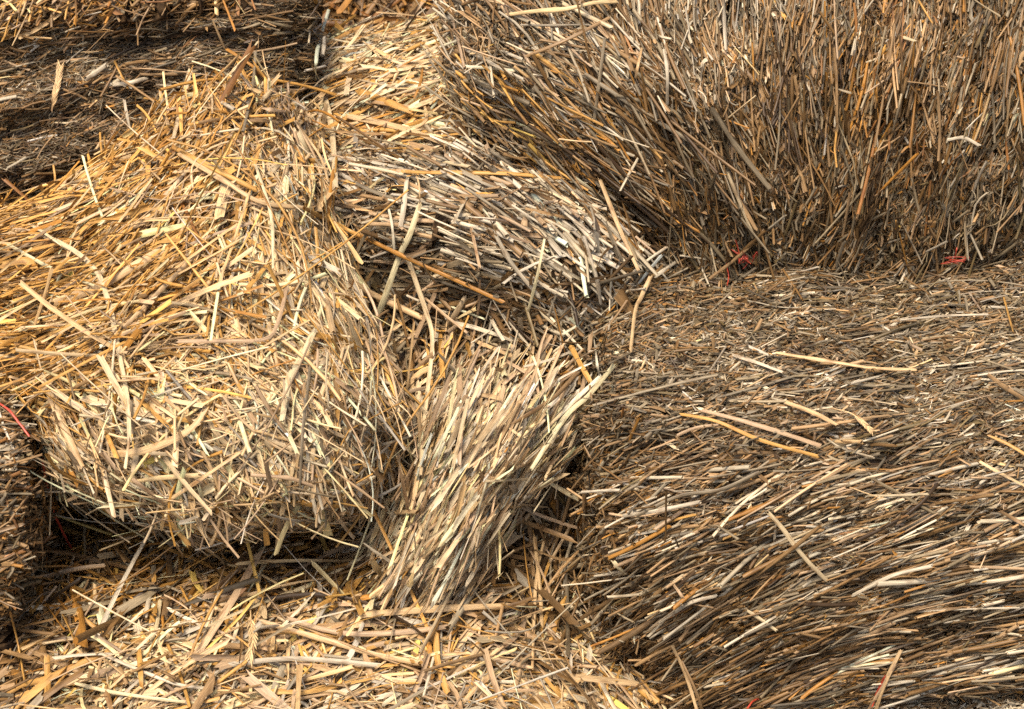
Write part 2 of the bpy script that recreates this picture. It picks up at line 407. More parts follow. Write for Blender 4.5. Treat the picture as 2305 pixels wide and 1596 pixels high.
litter = thing([[(x, 420, .48) for x in (500, 800, 1100, 1400, 1700)],
                [(x, 560, .30) for x in (300, 750, 1050, 1400, 1700)],
                [(x, 720, .20) for x in (100, 700, 1050, 1380, 1700)],
                [(-50, 900, .42), (600, 900, .40), (1050, 870, .115), (1380, 870, .115), (1700, 870, .115)],
                [(-150, 1010, .34), (500, 1010, .34), (1050, 1010, .075), (1400, 1010, .075), (1700, 1010, .075)],
                [(-150, 1130, .20), (450, 1130, .20), (950, 1150, .06), (1400, 1150, .05), (1700, 1150, .05)],
                [(-150, 1250, 'z-.37'), (400, 1250, 'z-.37'), (900, 1240, 'z-.31'), (1300, 1250, 'z-.37'), (1700, 1250, 'z-.50')],
                [(-150, 1350, 'z-.34'), (400, 1350, 'z-.33'), (900, 1340, 'z-.29'), (1300, 1350, 'z-.38'), (1700, 1350, 'z-.52')],
                [(-150, 1470, 'z-.34'), (400, 1470, 'z-.32'), (900, 1470, 'z-.32'), (1300, 1470, 'z-.38'), (1700, 1470, 'z-.54')],
                [(-150, 1600, 'z-.33'), (400, 1600, 'z-.33'), (900, 1600, 'z-.33'), (1300, 1600, 'z-.37'), (1700, 1600, 'z-.55')],
                [(-150, 1760, 'z-.33'), (400, 1760, 'z-.33'), (900, 1760, 'z-.33'), (1300, 1760, 'z-.37'), (1700, 1760, 'z-.55')]],
    'straw_litter', 'loose bleached and yellow straw strewn over the ground below the broken golden bale', 'straw litter',
    dict(straw_coat=base_layers(.9, 1.0, pal=[(900, 800, 'inner_shade')])+[  # bed coloured darker than the top straw, painting shade between stalks
        dict(d=8000, L=50*mm, W=4.0*mm, kind='split', m=5, depth=(-.010, .004), tilt=.16, spread=1.1, kinkp=.12),
        dict(d=4200, L=80*mm, W=5.0*mm, kind='split', m=7, depth=(-.002, .012), tilt=.10, spread=1.1, kinkp=.15, ragged=.5),
        dict(d=3200, L=60*mm, W=3.4*mm, kind='tube', m=6, depth=(0, .014), tilt=.14, spread=1.2, kinkp=.15),
        dict(d=1500, L=120*mm, W=5.8*mm, kind='split', m=8, depth=(.006, .02), tilt=.07, spread=1.0, bend=.05, ragged=.7, taper=.3, kinkp=.2),
        dict(d=1300, L=140*mm, W=2.3*mm, m=10, depth=(.004, .014), tilt=.04, spread=1.4, bend=.09, kinkp=.4),
        dict(d=3500, L=110*mm, W=3.6*mm, kind='split', m=8, depth=(.004, .040), tilt=.16, spread=1.6, bend=.05, kinkp=.3, ragged=.6, pal=[(1000, 800, 'mixed')], where=[(1060, 800, 330, 140, 1), (900, 1230, 80, 100, .7), (1230, 1230, 70, 130, .8)]),
        dict(d=1800, L=120*mm, W=3.2*mm, m=8, depth=(.004, .040), tilt=.16, spread=1.6, bend=.03, kinkp=.2, pal=[(1000, 800, 'weath')], where=[(1060, 800, 330, 140, 1), (1230, 1230, 70, 130, .8)]),
        dict(d=14000, L=20*mm, W=.9*mm, kind='split', m=5, depth=(-.006, .008), tilt=.3, spread=2.5, bend=.2, taper=.5)]),
    LIT_ANG, LIT_PAL, kind='stuff', seed=11, disp=lambda x, y, n, m: .035*np.minimum(m, .2)*np.exp(-(((x-1080)/330)**2+((y-780)/150)**2)**2)+.014*m, amp=.016, scale=9, nu=150, nv=170)

# ---- dark weathered bale, top left
A_ANG = [(100, 60, 10, 14), (350, 40, 12, 16), (600, 60, 5, 12), (100, 140, 12, 15), (300, 150, 14, 18), (550, 160, 6, 16), (100, 250, 20, 22), (300, 220, 18, 22), (560, 200, 5, 22),
         (100, 350, 8, 22), (300, 320, 8, 22), (50, 440, 15, 20)]
A_PAL = [(80, 60, 'browny'), (300, 60, 'browny'), (600, 50, 'greybr'), (150, 125, 'rotten'), (400, 120, 'rotten'), (620, 130, 'rotten'), (200, 190, 'greybr'), (350, 185, 'weath'),
         (560, 170, 'rotten'), (80, 260, 'greybr'), (250, 240, 'weath'), (60, 330, 'rotten'), (240, 330, 'rotten'), (80, 420, 'rotten'), (300, 290, 'greybr')]
baleA = thing([[(-150, 40, .9), (150, 30, .9), (400, 20, .9), (600, 10, .9), (700, 20, .9)],
               [(-150, -40, .66), (150, -50, .64), (400, -55, .64), (610, -60, .66), (700, -40, .74)],
               [(-150, 50, .52), (150, 45, .50), (400, 30, .51), (630, 10, .53), (715, 20, .66)],
               [(-150, 140, .50), (150, 130, .49), (400, 110, .50), (650, 90, .52), (715, 95, .66)],
               [(-150, 230, .44), (150, 215, .44), (400, 200, .47), (660, 190, .51), (715, 200, .66)],
               [(-150, 330, .43), (150, 320, .43), (400, 310, .46), (660, 300, .50), (720, 300, .66)],
               [(-150, 440, .42), (150, 440, .42), (400, 430, .46), (650, 420, .50), (720, 420, .66)],
               [(-150, 600, .40), (150, 600, .40), (400, 600, .46), (650, 600, .50), (720, 600, .66)]],
    'straw_bale', 'dark rotting bale of fine matted straw in the upper left behind the golden bale', 'straw bale',
    dict(straw_coat=[dict(d=60000, L=17*mm, W=1.6*mm, m=3, depth=(-.022, -.004), tilt=.25, spread=1.2),
                     dict(d=45000, L=14*mm, W=2.0*mm, kind='split', m=3, depth=(-.014, .001), tilt=.25, spread=1.3, ragged=.5),
                     dict(d=42000, L=13*mm, W=.8*mm, kind='split', m=4, depth=(-.006, .004), tilt=.3, spread=2.0, bend=.3, taper=.5),
                     dict(d=9000, L=26*mm, W=2.1*mm, m=4, depth=(-.005, .005), tilt=.12, spread=1.0),
                     dict(d=500, L=36*mm, W=3.6*mm, m=5, depth=(.002, .008), tilt=.12, spread=1.2, pal=[(300, 200, 'weath')])]),
    A_ANG, A_PAL, seed=2, rough=1.3, disp=lambda x, y, n, m: .009*np.sin((y+.12*x-70)/23+n*4)*np.clip((y-60)/60, 0, 1)+.005*np.sin(y/7+m*4), amp=.009, scale=16)

# ---- loose tan straw drifted over the top of the dark bale
drift = thing([[(-150, 0, .78), (150, -10, .78), (350, -20, .78), (560, -30, .78)],
               [(-150, -60, .62), (150, -70, .60), (350, -80, .60), (560, -80, .62)],
               [(-150, 10, .50), (150, 0, .48), (350, -10, .49), (560, -30, .52)],
               [(-150, 60, .49), (150, 48, .47), (350, 36, .49), (540, -2, .52)],
               [(-150, 80, .54), (150, 66, .52), (350, 50, .53), (530, 8, .56)]],
    'straw_drift', 'loose amber and tan straw drifted over the upper left edge of the dark bale', 'loose straw',
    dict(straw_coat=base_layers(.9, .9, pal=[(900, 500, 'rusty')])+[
        dict(d=9000, L=42*mm, W=3.0*mm, kind='split', m=5, depth=(-.008, .004), tilt=.12, spread=1.5, kinkp=.15, ragged=.5),
        dict(d=6000, L=60*mm, W=2.4*mm, m=6, depth=(-.004, .008), tilt=.08, spread=1.0, bend=.08, kinkp=.15)]),
    [(40, 20, 50, 30), (200, 10, 35, 35), (350, 10, -15, 30), (450, 10, 60, 35), (100, 60, 10, 14)],
    [(60, 10, 'golden'), (250, 10, 'rusty'), (400, 5, 'rusty'), (150, 60, 'browny'), (400, 40, 'browny')], seed=8, amp=.010, scale=18, thick=(0, .05, -.04))

# ---- bright fresh heap, top centre
C_ANG = [(720, 150, 80, 25), (740, 300, 85, 25), (850, 90, 35, 25), (950, 70, 30, 22), (1020, 60, 40, 22), (850, 170, 15, 35), (950, 170, 12, 28), (1050, 180, 10, 25), (850, 250, -20, 25),
         (950, 260, -15, 30), (1050, 280, -60, 40), (850, 320, -15, 25), (1000, 340, 20, 40), (760, 420, 85, 20), (1150, 330, -20, 30)]
C_PAL = [(800, 120, 'bright'), (900, 150, 'bright'), (1000, 110, 'bright'), (1040, 50, 'golden'), (740, 250, 'bright'), (850, 250, 'fresh'), (950, 230, 'fresh'), (960, 280, 'deepgold'), (1030, 280, 'browny'),
         (900, 300, 'golden'), (1100, 340, 'browny'), (800, 360, 'fresh'), (1200, 380, 'browny'), (760, 450, 'mixed')]
heap = thing([[(640, 200, .98), (780, 190, .98), (950, 170, .98), (1120, 150, .98)],
              [(660, 120, .82), (800, 100, .80), (950, 84, .78), (1130, 40, .76)],
              [(680, 190, .62), (820, 180, .58), (960, 165, .56), (1130, 150, .52)],
              [(690, 290, .52), (830, 275, .47), (970, 270, .45), (1160, 260, .43)],
              [(695, 380, .45), (840, 350, .40), (980, 340, .38), (1230, 340, .36)],
              [(700, 500, .42), (850, 420, .36), (1000, 400, .34), (1330, 430, .34)],
              [(700, 640, .42), (860, 520, .40), (1000, 500, .38), (1400, 560, .38)]],
    'straw_heap', 'bright cream heap of fresh crumpled straw at the top centre beside the upper right bale', 'straw heap',
    dict(straw_coat=base_layers(.9, 1.0, pal=[(900, 200, 'deepgold')])+[  # amber bed under the bright straw puts shade into its gaps
        dict(d=12000, L=36*mm, W=4.2*mm, kind='split', m=4, depth=(-.006, .006), tilt=.2, spread=1.2, kinkp=.15, ragged=.5),
        dict(d=6500, L=60*mm, W=5.0*mm, kind='split', m=6, depth=(-.002, .014), tilt=.14, spread=1.0, bend=.07, kinkp=.15, ragged=.5),
        dict(d=5000, L=60*mm, W=2.8*mm, m=6, depth=(0, .014), tilt=.14, spread=1.0, bend=.06, kinkp=.15),
        dict(d=2500, L=110*mm, W=4.4*mm, kind='split', m=8, depth=(.004, .018), tilt=.08, spread=.7, bend=.06, ragged=.6, taper=.4),
        dict(d=9000, L=22*mm, W=.9*mm, kind='split', m=5, depth=(-.002, .012), tilt=.3, spread=2.0, bend=.25, taper=.5)]),
    C_ANG, C_PAL, seed=21, amp=.014, scale=13)

# ---- large bale, upper right
E_ANG = [(1100, 100, -40, 30), (1120, 180, -28, 18), (1150, 280, -28, 18), (1250, 60, -50, 35), (1300, 200, -42, 20), (1250, 350, -25, 22), (1400, 100, -62, 25), (1420, 300, -55, 16), (1400, 420, -40, 20),
         (1550, 100, -84, 18), (1550, 300, -66, 14), (1600, 450, -68, 18), (1700, 100, -88, 12), (1750, 300, -78, 13), (1850, 450, -84, 16), (1900, 150, 88, 12), (1950, 300, 84, 14), (2050, 150, 78, 18),
         (2080, 330, 50, 28), (2050, 420, 86, 16), (2200, 150, 88, 14), (2250, 350, 86, 14), (1600, 555, -80, 35), (1800, 545, 70, 40), (2000, 545, 55, 40), (2200, 545, 60, 40), (1480, 520, -45, 25), (2000, 80, 75, 24)]
E_PAL = [(1100, 80, 'weath'), (1250, 60, 'weath'), (1400, 80, 'weath'), (1200, 220, 'weath'), (1300, 330, 'browny'), (1150, 320, 'golden'), (1450, 250, 'weath'), (1400, 420, 'browny'), (1550, 80, 'weath'), (1600, 200, 'browny'),
         (1560, 380, 'greybr'), (1600, 500, 'cold'), (1700, 80, 'weath'), (1750, 250, 'browny'), (1700, 380, 'browny'), (1800, 400, 'browny'), (1850, 120, 'greybr'), (1900, 300, 'browny'), (1950, 120, 'browny'),
         (2050, 250, 'rusty'), (2000, 420, 'greybr'), (2150, 100, 'greybr'), (2200, 250, 'browny'), (2250, 400, 'cold'), (1750, 530, 'cold'), (2000, 530, 'greybr'), (2200, 530, 'cold'), (1900, 450, 'greybr'), (1480, 530, 'browny')]
baleE = thing([[(960, -130, .80), (1100, -150, .60), (1300, -160, .48), (1700, -160, .46), (2100, -160, .46), (2480, -160, .48)],
               [(975, -10, .64), (1080, -30, .42), (1300, -40, .33), (1700, -40, .30), (2100, -40, .30), (2480, -40, .31)],
               [(985, 80, .58), (1075, 80, .36), (1300, 60, .27), (1700, 60, .24), (2100, 60, .24), (2480, 60, .25)],
               [(1010, 210, .54), (1095, 200, .33), (1320, 200, .22), (1700, 200, .20), (2100, 200, .20), (2480, 200, .21)],
               [(1100, 380, .48), (1180, 350, .31), (1400, 370, .20), (1740, 380, .185), (2100, 380, .185), (2480, 380, .2)],
               [(1240, 500, .44), (1320, 470, .29), (1500, 500, .20), (1760, 500, .19), (2100, 500, .19), (2480, 500, .21)],
               [(1320, 660, .44), (1400, 640, .30), (1540, 640, .205), (1780, 640, .20), (2100, 640, .20), (2480, 640, .205)]],
    'straw_bale', 'large weathered bale at the upper right with its straws standing nearly upright', 'straw bale',
    dict(straw_coat=[dict(d=36000, L=34*mm, W=2.2*mm, m=3, depth=(-.030, -.006), tilt=.10, spread=.9),
                     dict(d=20000, L=16*mm, W=2.2*mm, kind='split', m=3, depth=(-.020, -.003), tilt=.25, spread=1.5, ragged=.5),
                     dict(d=26000, L=46*mm, W=2.2*mm, m=5, depth=(-.012, .002), tilt=.06, spread=.75, bend=.02, patch=1),
                     dict(d=18000, L=15*mm, W=2.6*mm, kind='split', m=4, depth=(-.006, .004), tilt=.28, spread=1.6, bend=.1, ragged=.6, patch=-1),
                     dict(d=50000, L=10*mm, W=.7*mm, kind='split', m=4, depth=(-.007, .004), tilt=.3, spread=2.4, bend=.25, taper=.4, patch=-.5),
                     dict(d=16000, L=11*mm, W=2.4*mm, kind='split', m=4, depth=(-.004, .005), tilt=.35, spread=1.8, bend=.12, taper=.6, where=[(1900, 540, 700, 75, 1), (1950, 250, 500, 220, .4)]),
                     dict(d=3000, L=75*mm, W=2.7*mm, m=6, depth=(-.001, .006), tilt=.035, spread=.7, bend=.02, kinkp=.1, patch=.8),
                     dict(d=4500, L=95*mm, W=3.2*mm, m=6, depth=(-.003, .010), tilt=.05, spread=.65, bend=.03, where=[(1280, 250, 260, 260, 1)]),
                     dict(d=9000, L=70*mm, W=2.8*mm, m=6, depth=(-.004, .022), tilt=.2, spread=1.4, bend=.04, where=[(1090, 120, 60, 190, 1)])]),
    E_ANG, E_PAL, seed=31, disp=lambda x, y, n, m: .007*np.sin(x/26+n*3.5+y/300)*np.clip((x-1350)/200, 0, 1)+.006*np.sin(x/11+m*3)*np.clip((x-1350)/200, 0, 1)-.012*np.clip((y-470)/130, 0, 1), amp=.014, scale=12, nu=170, nv=110)

# ---- large bale, right: flat top, straws lying across, bulging front
F_ANG = [(1420, 620, -10, 40), (1600, 620, 5, 35), (2000, 600, 3, 30), (1420, 720, 60, 40), (1600, 720, 10, 30), (1900, 720, 12, 22), (2200, 740, 15, 25), (1500, 830, 8, 20), (1800, 830, 4, 16), (2150, 830, 3, 18),
         (1450, 930, 4, 18), (1750, 930, 5, 14), (2100, 930, 6, 16), (1380, 1030, 12, 25), (1600, 1040, 12, 20), (1900, 1060, 18, 15), (2200, 1050, 14, 18), (1400, 1150, 24, 16), (1650, 1150, 26, 12),
         (1900, 1180, 18, 12), (2200, 1180, 12, 12), (1420, 1280, 32, 12), (1650, 1280, 26, 10), (1900, 1300, 18, 10), (2200, 1300, 14, 10), (1450, 1400, 38, 12), (1700, 1420, 22, 10), (2000, 1420, 15, 9),
         (2200, 1430, 14, 10), (1550, 1530, 34, 12), (1800, 1530, 14, 12), (2050, 1520, 10, 12)]
F_PAL = [(1450, 640, 'browny'), (1650, 620, 'greybr'), (1900, 620, 'cold'), (2200, 640, 'weath'), (1450, 750, 'cold'), (1700, 740, 'cold'), (2000, 730, 'cold'), (2200, 760, 'cold'), (1500, 850, 'cold'), (1800, 840, 'weath'),
         (2100, 860, 'cold'), (1400, 950, 'cold'), (1650, 960, 'weath'), (1950, 960, 'cold'), (2200, 980, 'cold'), (1400, 1060, 'browny'), (1650, 1060, 'greybr'), (1950, 1060, 'greybr'), (2200, 1080, 'greybr'),
         (1380, 1180, 'greybr'), (1550, 1160, 'weath'), (1600, 1230, 'browny'), (1800, 1160, 'greybr'), (2050, 1160, 'weath'), (2220, 1180, 'greybr'), (1420, 1320, 'browny'), (1600, 1330, 'browny'), (1800, 1300, 'greybr'),
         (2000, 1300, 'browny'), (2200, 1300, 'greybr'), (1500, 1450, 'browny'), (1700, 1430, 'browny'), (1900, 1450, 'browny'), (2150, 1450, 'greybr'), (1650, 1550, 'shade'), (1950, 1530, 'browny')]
baleF = thing([[(1330, 520, .42), (1380, 520, .42), (1500, 520, .42), (1800, 520, .42), (2100, 520, .42), (2480, 520, .42)],
               [(1335, 640, .22), (1400, 600, .24), (1520, 572, 'z-.012'), (1800, 572, 'z-.012'), (2100, 572, 'z-.012'), (2480, 565, 'z-.012')],
               [(1300, 760, .16), (1370, 720, 'z-.01'), (1520, 690, 'z0'), (1800, 690, 'z0'), (2100, 690, 'z0'), (2480, 690, 'z0')],
               [(1305, 880, .08), (1365, 850, 'z-.01'), (1520, 820, 'z.004'), (1800, 820, 'z.004'), (2100, 820, 'z.004'), (2480, 820, 'z.004')],
               [(1308, 980, .04), (1352, 950, 'z-.025'), (1520, 940, 'z-.004'), (1800, 940, 'z-.004'), (2100, 940, 'z-.004'), (2480, 940, 'z-.004')],
               [(1310, 1070, .06), (1348, 1060, -.12), (1520, 1050, -.175), (1800, 1050, -.18), (2100, 1050, -.18), (2480, 1050, -.18)],
               [(1315, 1200, .06), (1350, 1200, -.15), (1520, 1190, -.215), (1800, 1190, -.22), (2100, 1190, -.22), (2480, 1190, -.22)],
               [(1325, 1340, .06), (1362, 1345, -.155), (1540, 1345, -.225), (1800, 1340, -.232), (2100, 1340, -.232), (2480, 1340, -.232)],
               [(1365, 1450, .06), (1405, 1470, -.145), (1580, 1490, -.215), (1830, 1480, -.228), (2110, 1470, -.228), (2480, 1460, -.23)],
               [(1430, 1600, .0), (1460, 1630, -.14), (1630, 1640, -.20), (1850, 1590, -.21), (2120, 1556, -.20), (2480, 1535, -.20)],
               [(1450, 1680, .1), (1490, 1720, .0), (1660, 1700, -.06), (1860, 1620, -.06), (2125, 1574, -.06), (2480, 1550, -.06)]],
    'straw_bale', 'large grey brown bale at the right with flat top and straws lying sideways', 'straw bale',
    dict(straw_coat=[dict(d=36000, L=30*mm, W=2.2*mm, m=3, depth=(-.030, -.006), tilt=.09, spread=1.0),
                     dict(d=20000, L=15*mm, W=2.4*mm, kind='split', m=3, depth=(-.020, -.003), tilt=.22, spread=1.5, ragged=.5),
                     dict(d=24000, L=42*mm, W=2.3*mm, m=5, depth=(-.012, .002), tilt=.06, spread=.9, bend=.02, patch=.7),
                     dict(d=14000, L=14*mm, W=2.5*mm, kind='split', m=4, depth=(-.005, .004), tilt=.3, spread=1.7, ragged=.6, patch=-.8),
                     dict(d=46000, L=9*mm, W=.7*mm, kind='split', m=4, depth=(-.006, .004), tilt=.25, spread=2.4, bend=.2, taper=.4, patch=-.4),
                     dict(d=30000, L=12*mm, W=1.9*mm, kind='split', m=3, depth=(-.004, .003), tilt=.22, spread=1.7, ragged=.6, where=[(1850, 780, 750, 220, 1)]),
                     dict(d=9000, L=72*mm, W=2.8*mm, m=6, depth=(-.004, .007), tilt=.035, spread=.7, bend=.02, kinkp=.05, patch=.6, pal=[(1500, 1200, 'stems'), (1700, 1400, 'greybr'), (2000, 1200, 'stems'), (2100, 1400, 'stems'), (1800, 900, 'stems')], where=[(1850, 1340, 700, 260, 1), (1850, 900, 600, 90, .3)]),
                     dict(d=900, L=85*mm, W=3.7*mm, m=6, depth=(0, .008), tilt=.04, spread=.9, bend=.02, kinkp=.05, where=[(1850, 1320, 700, 280, 1)]),
                     dict(d=5000, L=13*mm, W=3.0*mm, kind='split', m=3, depth=(0, .007), tilt=.6, spread=2.0, ragged=.6, where=[(1550, 1180, 330, 160, 1), (1800, 900, 700, 200, .6)])]),
    F_ANG, F_PAL, seed=51, disp=lambda x, y, n, m: .006*np.sin((y+.22*x)/24+n*4)+.004*np.sin((y+.2*x)/10+m*4), amp=.011, scale=13, nu=170, nv=170, thick=(0, .2, -.15))

# ---- the bale beneath it, a strip at the bottom right
baleK = thing([[(1700, 1560, -.02), (1950, 1545, -.02), (2200, 1530, -.02), (2480, 1520, -.02)],
               [(1690, 1600, -.19), (1940, 1580, -.19), (2200, 1566, -.19), (2480, 1552, -.19)],
               [(1680, 1680, -.25), (1940, 1670, -.25), (2200, 1660, -.25), (2480, 1650, -.25)],
               [(1680, 1780, -.28), (1940, 1780, -.28), (2200, 1780, -.28), (2480, 1780, -.28)]],
    'straw_bale', 'pale grey chopped bale barely showing at the bottom right below the sideways bale', 'straw bale',
    dict(straw_coat=[dict(d=30000, L=18*mm, W=2.4*mm, m=3, depth=(-.014, -.002), tilt=.25, spread=1.3),
                     dict(d=24000, L=14*mm, W=2.6*mm, kind='split', m=3, depth=(-.010, .002), tilt=.3, spread=1.5, ragged=.5),
                     dict(d=12000, L=12*mm, W=.9*mm, kind='split', m=4, depth=(-.002, .004), tilt=.3, spread=2.5, bend=.2)]),
    [(2000, 1580, 10, 45)], [(1900, 1590, 'weath'), (2200, 1590, 'silvery')], seed=61, thick=(0, .2, -.15))

# ---- grey flake lying in the middle
D_ANG = [(800, 380, -5, 18), (900, 400, -25, 25), (800, 500, 0, 30), (900, 480, 60, 35), (1000, 380, -30, 18), (1000, 450, -35, 12), (1100, 380, -25, 22), (1100, 450, -38, 10), (1200, 450, -35, 12), (1200, 520, -38, 10),
         (1280, 540, -35, 14), (950, 540, 5, 18), (900, 600, 20, 30), (1050, 600, 10, 20), (1200, 620, -55, 25), (1350, 500, -30, 20), (1400, 580, -55, 28), (1330, 680, -65, 20), (1150, 690, 30, 30), (1300, 400, -30, 20), (1440, 650, -70, 25)]
D_PAL = [(800, 400, 'silvery'), (900, 460, 'weath'), (1000, 400, 'silvery'), (1100, 470, 'silvery'), (1200, 520, 'silvery'), (1290, 570, 'silvery'), (1100, 390, 'browny'), (1200, 420, 'browny'), (1300, 460, 'browny'),
         (850, 540, 'weath'), (980, 570, 'weath'), (1000, 640, 'greybr'), (1150, 640, 'greybr'), (1400, 520, 'browny'), (1430, 600, 'browny'), (1340, 680, 'weath'), (1300, 730, 'weath')]
flake = thing([[(720, 330, .50), (950, 320, .50), (1150, 330, .46), (1350, 420, .42), (1500, 520, .38)],
               [(735, 400, .34), (950, 370, .31), (1150, 370, .29), (1350, 440, .27), (1500, 540, .28)],
               [(750, 480, .26), (950, 450, .215), (1150, 450, .185), (1340, 500, .18), (1500, 600, .24)],
               [(780, 550, .23), (970, 520, .165), (1150, 540, .135), (1330, 580, .13), (1490, 650, .20)],
               [(810, 610, .22), (990, 600, .165), (1150, 620, .14), (1325, 650, .125), (1470, 710, .19)],
               [(840, 680, .21), (1000, 680, .17), (1160, 700, .15), (1330, 740, .12), (1450, 780, .18)],
               [(860, 750, .24), (1010, 740, .20), (1160, 770, .18), (1330, 810, .15), (1430, 840, .2)]],
    'straw_flake', 'silver grey flake of parallel straws slumped between the golden bale and upper right bale', 'bale flake',
    dict(straw_coat=base_layers(.8, .9, pal=[(900, 500, 'greybr')])+[  # bed darker than the silver straw, so gap shade is in its colour
        dict(d=8000, L=48*mm, W=3.0*mm, m=5, depth=(-.010, .004), tilt=.1, spread=.9),
        dict(d=4000, L=36*mm, W=4.0*mm, kind='split', m=4, depth=(-.004, .006), tilt=.18, spread=1.3, ragged=.5, kinkp=.1),
        dict(d=9000, L=105*mm, W=4.2*mm, m=7, depth=(-.006, .010), tilt=.04, spread=.45, jit=.35, bend=.02, lsig=.3, kinkp=.03, where=[(1140, 480, 240, 120, 1)], pal=[(1100, 450, 'silvery')]),
        dict(d=2200, L=90*mm, W=3.8*mm, kind='split', m=7, depth=(.001, .012), tilt=.1, spread=1.2, bend=.06, kinkp=.3, ragged=.5),
        dict(d=9000, L=65*mm, W=2.8*mm, kind='split', m=6, depth=(-.004, .016), tilt=.12, spread=1.5, bend=.06, kinkp=.25, ragged=.5, pal=[(1100, 400, 'browny'), (1300, 420, 'browny'), (850, 380, 'mixed')], where=[(1250, 400, 260, 70, 1), (800, 400, 120, 70, .6), (1420, 600, 60, 160, .8)]),
        dict(d=6000, L=80*mm, W=3.4*mm, m=6, depth=(-.004, .012), tilt=.1, spread=2.4, kinkp=.1, where=[(1150, 690, 330, 80, 1)]),
        dict(d=9000, L=18*mm, W=.9*mm, kind='split', m=5, depth=(-.002, .008), tilt=.3, spread=2.5, bend=.25, taper=.5)]),
    D_ANG, D_PAL, seed=71, amp=.024, scale=11, thick=(0, .16, -.12))

# ---- golden bale, broken open
B_ANG = [(0, 540, 25, 12), (150, 520, 30, 14), (280, 430, 35, 25), (400, 300, 55, 35), (500, 250, 60, 35), (600, 260, 80, 30), (380, 400, -30, 40), (500, 360, -35, 35), (640, 380, -72, 20), (700, 480, -70, 20),
         (100, 620, 20, 12), (250, 580, 38, 16), (380, 560, 40, 30), (450, 470, 40, 40), (520, 520, 70, 30), (560, 620, -60, 32), (680, 600, -62, 25), (760, 700, -62, 25), (820, 800, -55, 35),
         (80, 720, 10, 10), (250, 700, 20, 14), (400, 690, 15, 16), (500, 720, 75, 30), (620, 760, -65, 38), (60, 800, 6, 10), (200, 800, 10, 16), (350, 800, 30, 35), (480, 830, -50, 40), (600, 880, -40, 45),
         (150, 950, -58, 22), (280, 930, -62, 35), (420, 930, 15, 50), (550, 980, -45, 45), (700, 900, 68, 25), (700, 1020, 82, 18), (820, 930, -62, 30), (850, 1020, -60, 25),
         (150, 1070, -70, 16), (250, 1080, -62, 30), (380, 1100, -55, 38), (520, 1100, -58, 35), (650, 1120, -80, 18), (350, 1180, -55, 25), (600, 1190, -62, 25), (780, 1110, -50, 25)]
B_PAL = [(60, 530, 'golden'), (200, 500, 'golden'), (300, 400, 'golden'), (400, 300, 'golden'), (480, 260, 'deepgold'), (600, 260, 'mixed'), (420, 420, 'golden'), (520, 400, 'golden'), (640, 380, 'cut'), (700, 480, 'fresh'),
         (80, 620, 'golden'), (250, 580, 'golden'), (400, 540, 'golden'), (520, 520, 'golden'), (580, 620, 'fresh'), (700, 620, 'fresh'), (760, 740, 'fresh'), (60, 720, 'deepgold'), (200, 720, 'golden'), (350, 700, 'golden'),
         (480, 700, 'golden'), (60, 810, 'deepgold'), (200, 810, 'golden'), (330, 800, 'golden'), (450, 850, 'fresh'), (620, 800, 'fresh'), (250, 930, 'fresh'), (420, 950, 'bright'), (600, 930, 'bright'), (300, 1020, 'bright'), (520, 1020, 'cut'), (700, 960, 'cut'), (830, 900, 'mixed'),
         (850, 1020, 'mixed'), (200, 1050, 'cut'), (350, 1080, 'cut'), (520, 1090, 'cut'), (680, 1080, 'cut'), (200, 1130, 'weath'), (400, 1170, 'mixed'), (600, 1180, 'mixed'), (780, 1100, 'mixed')]
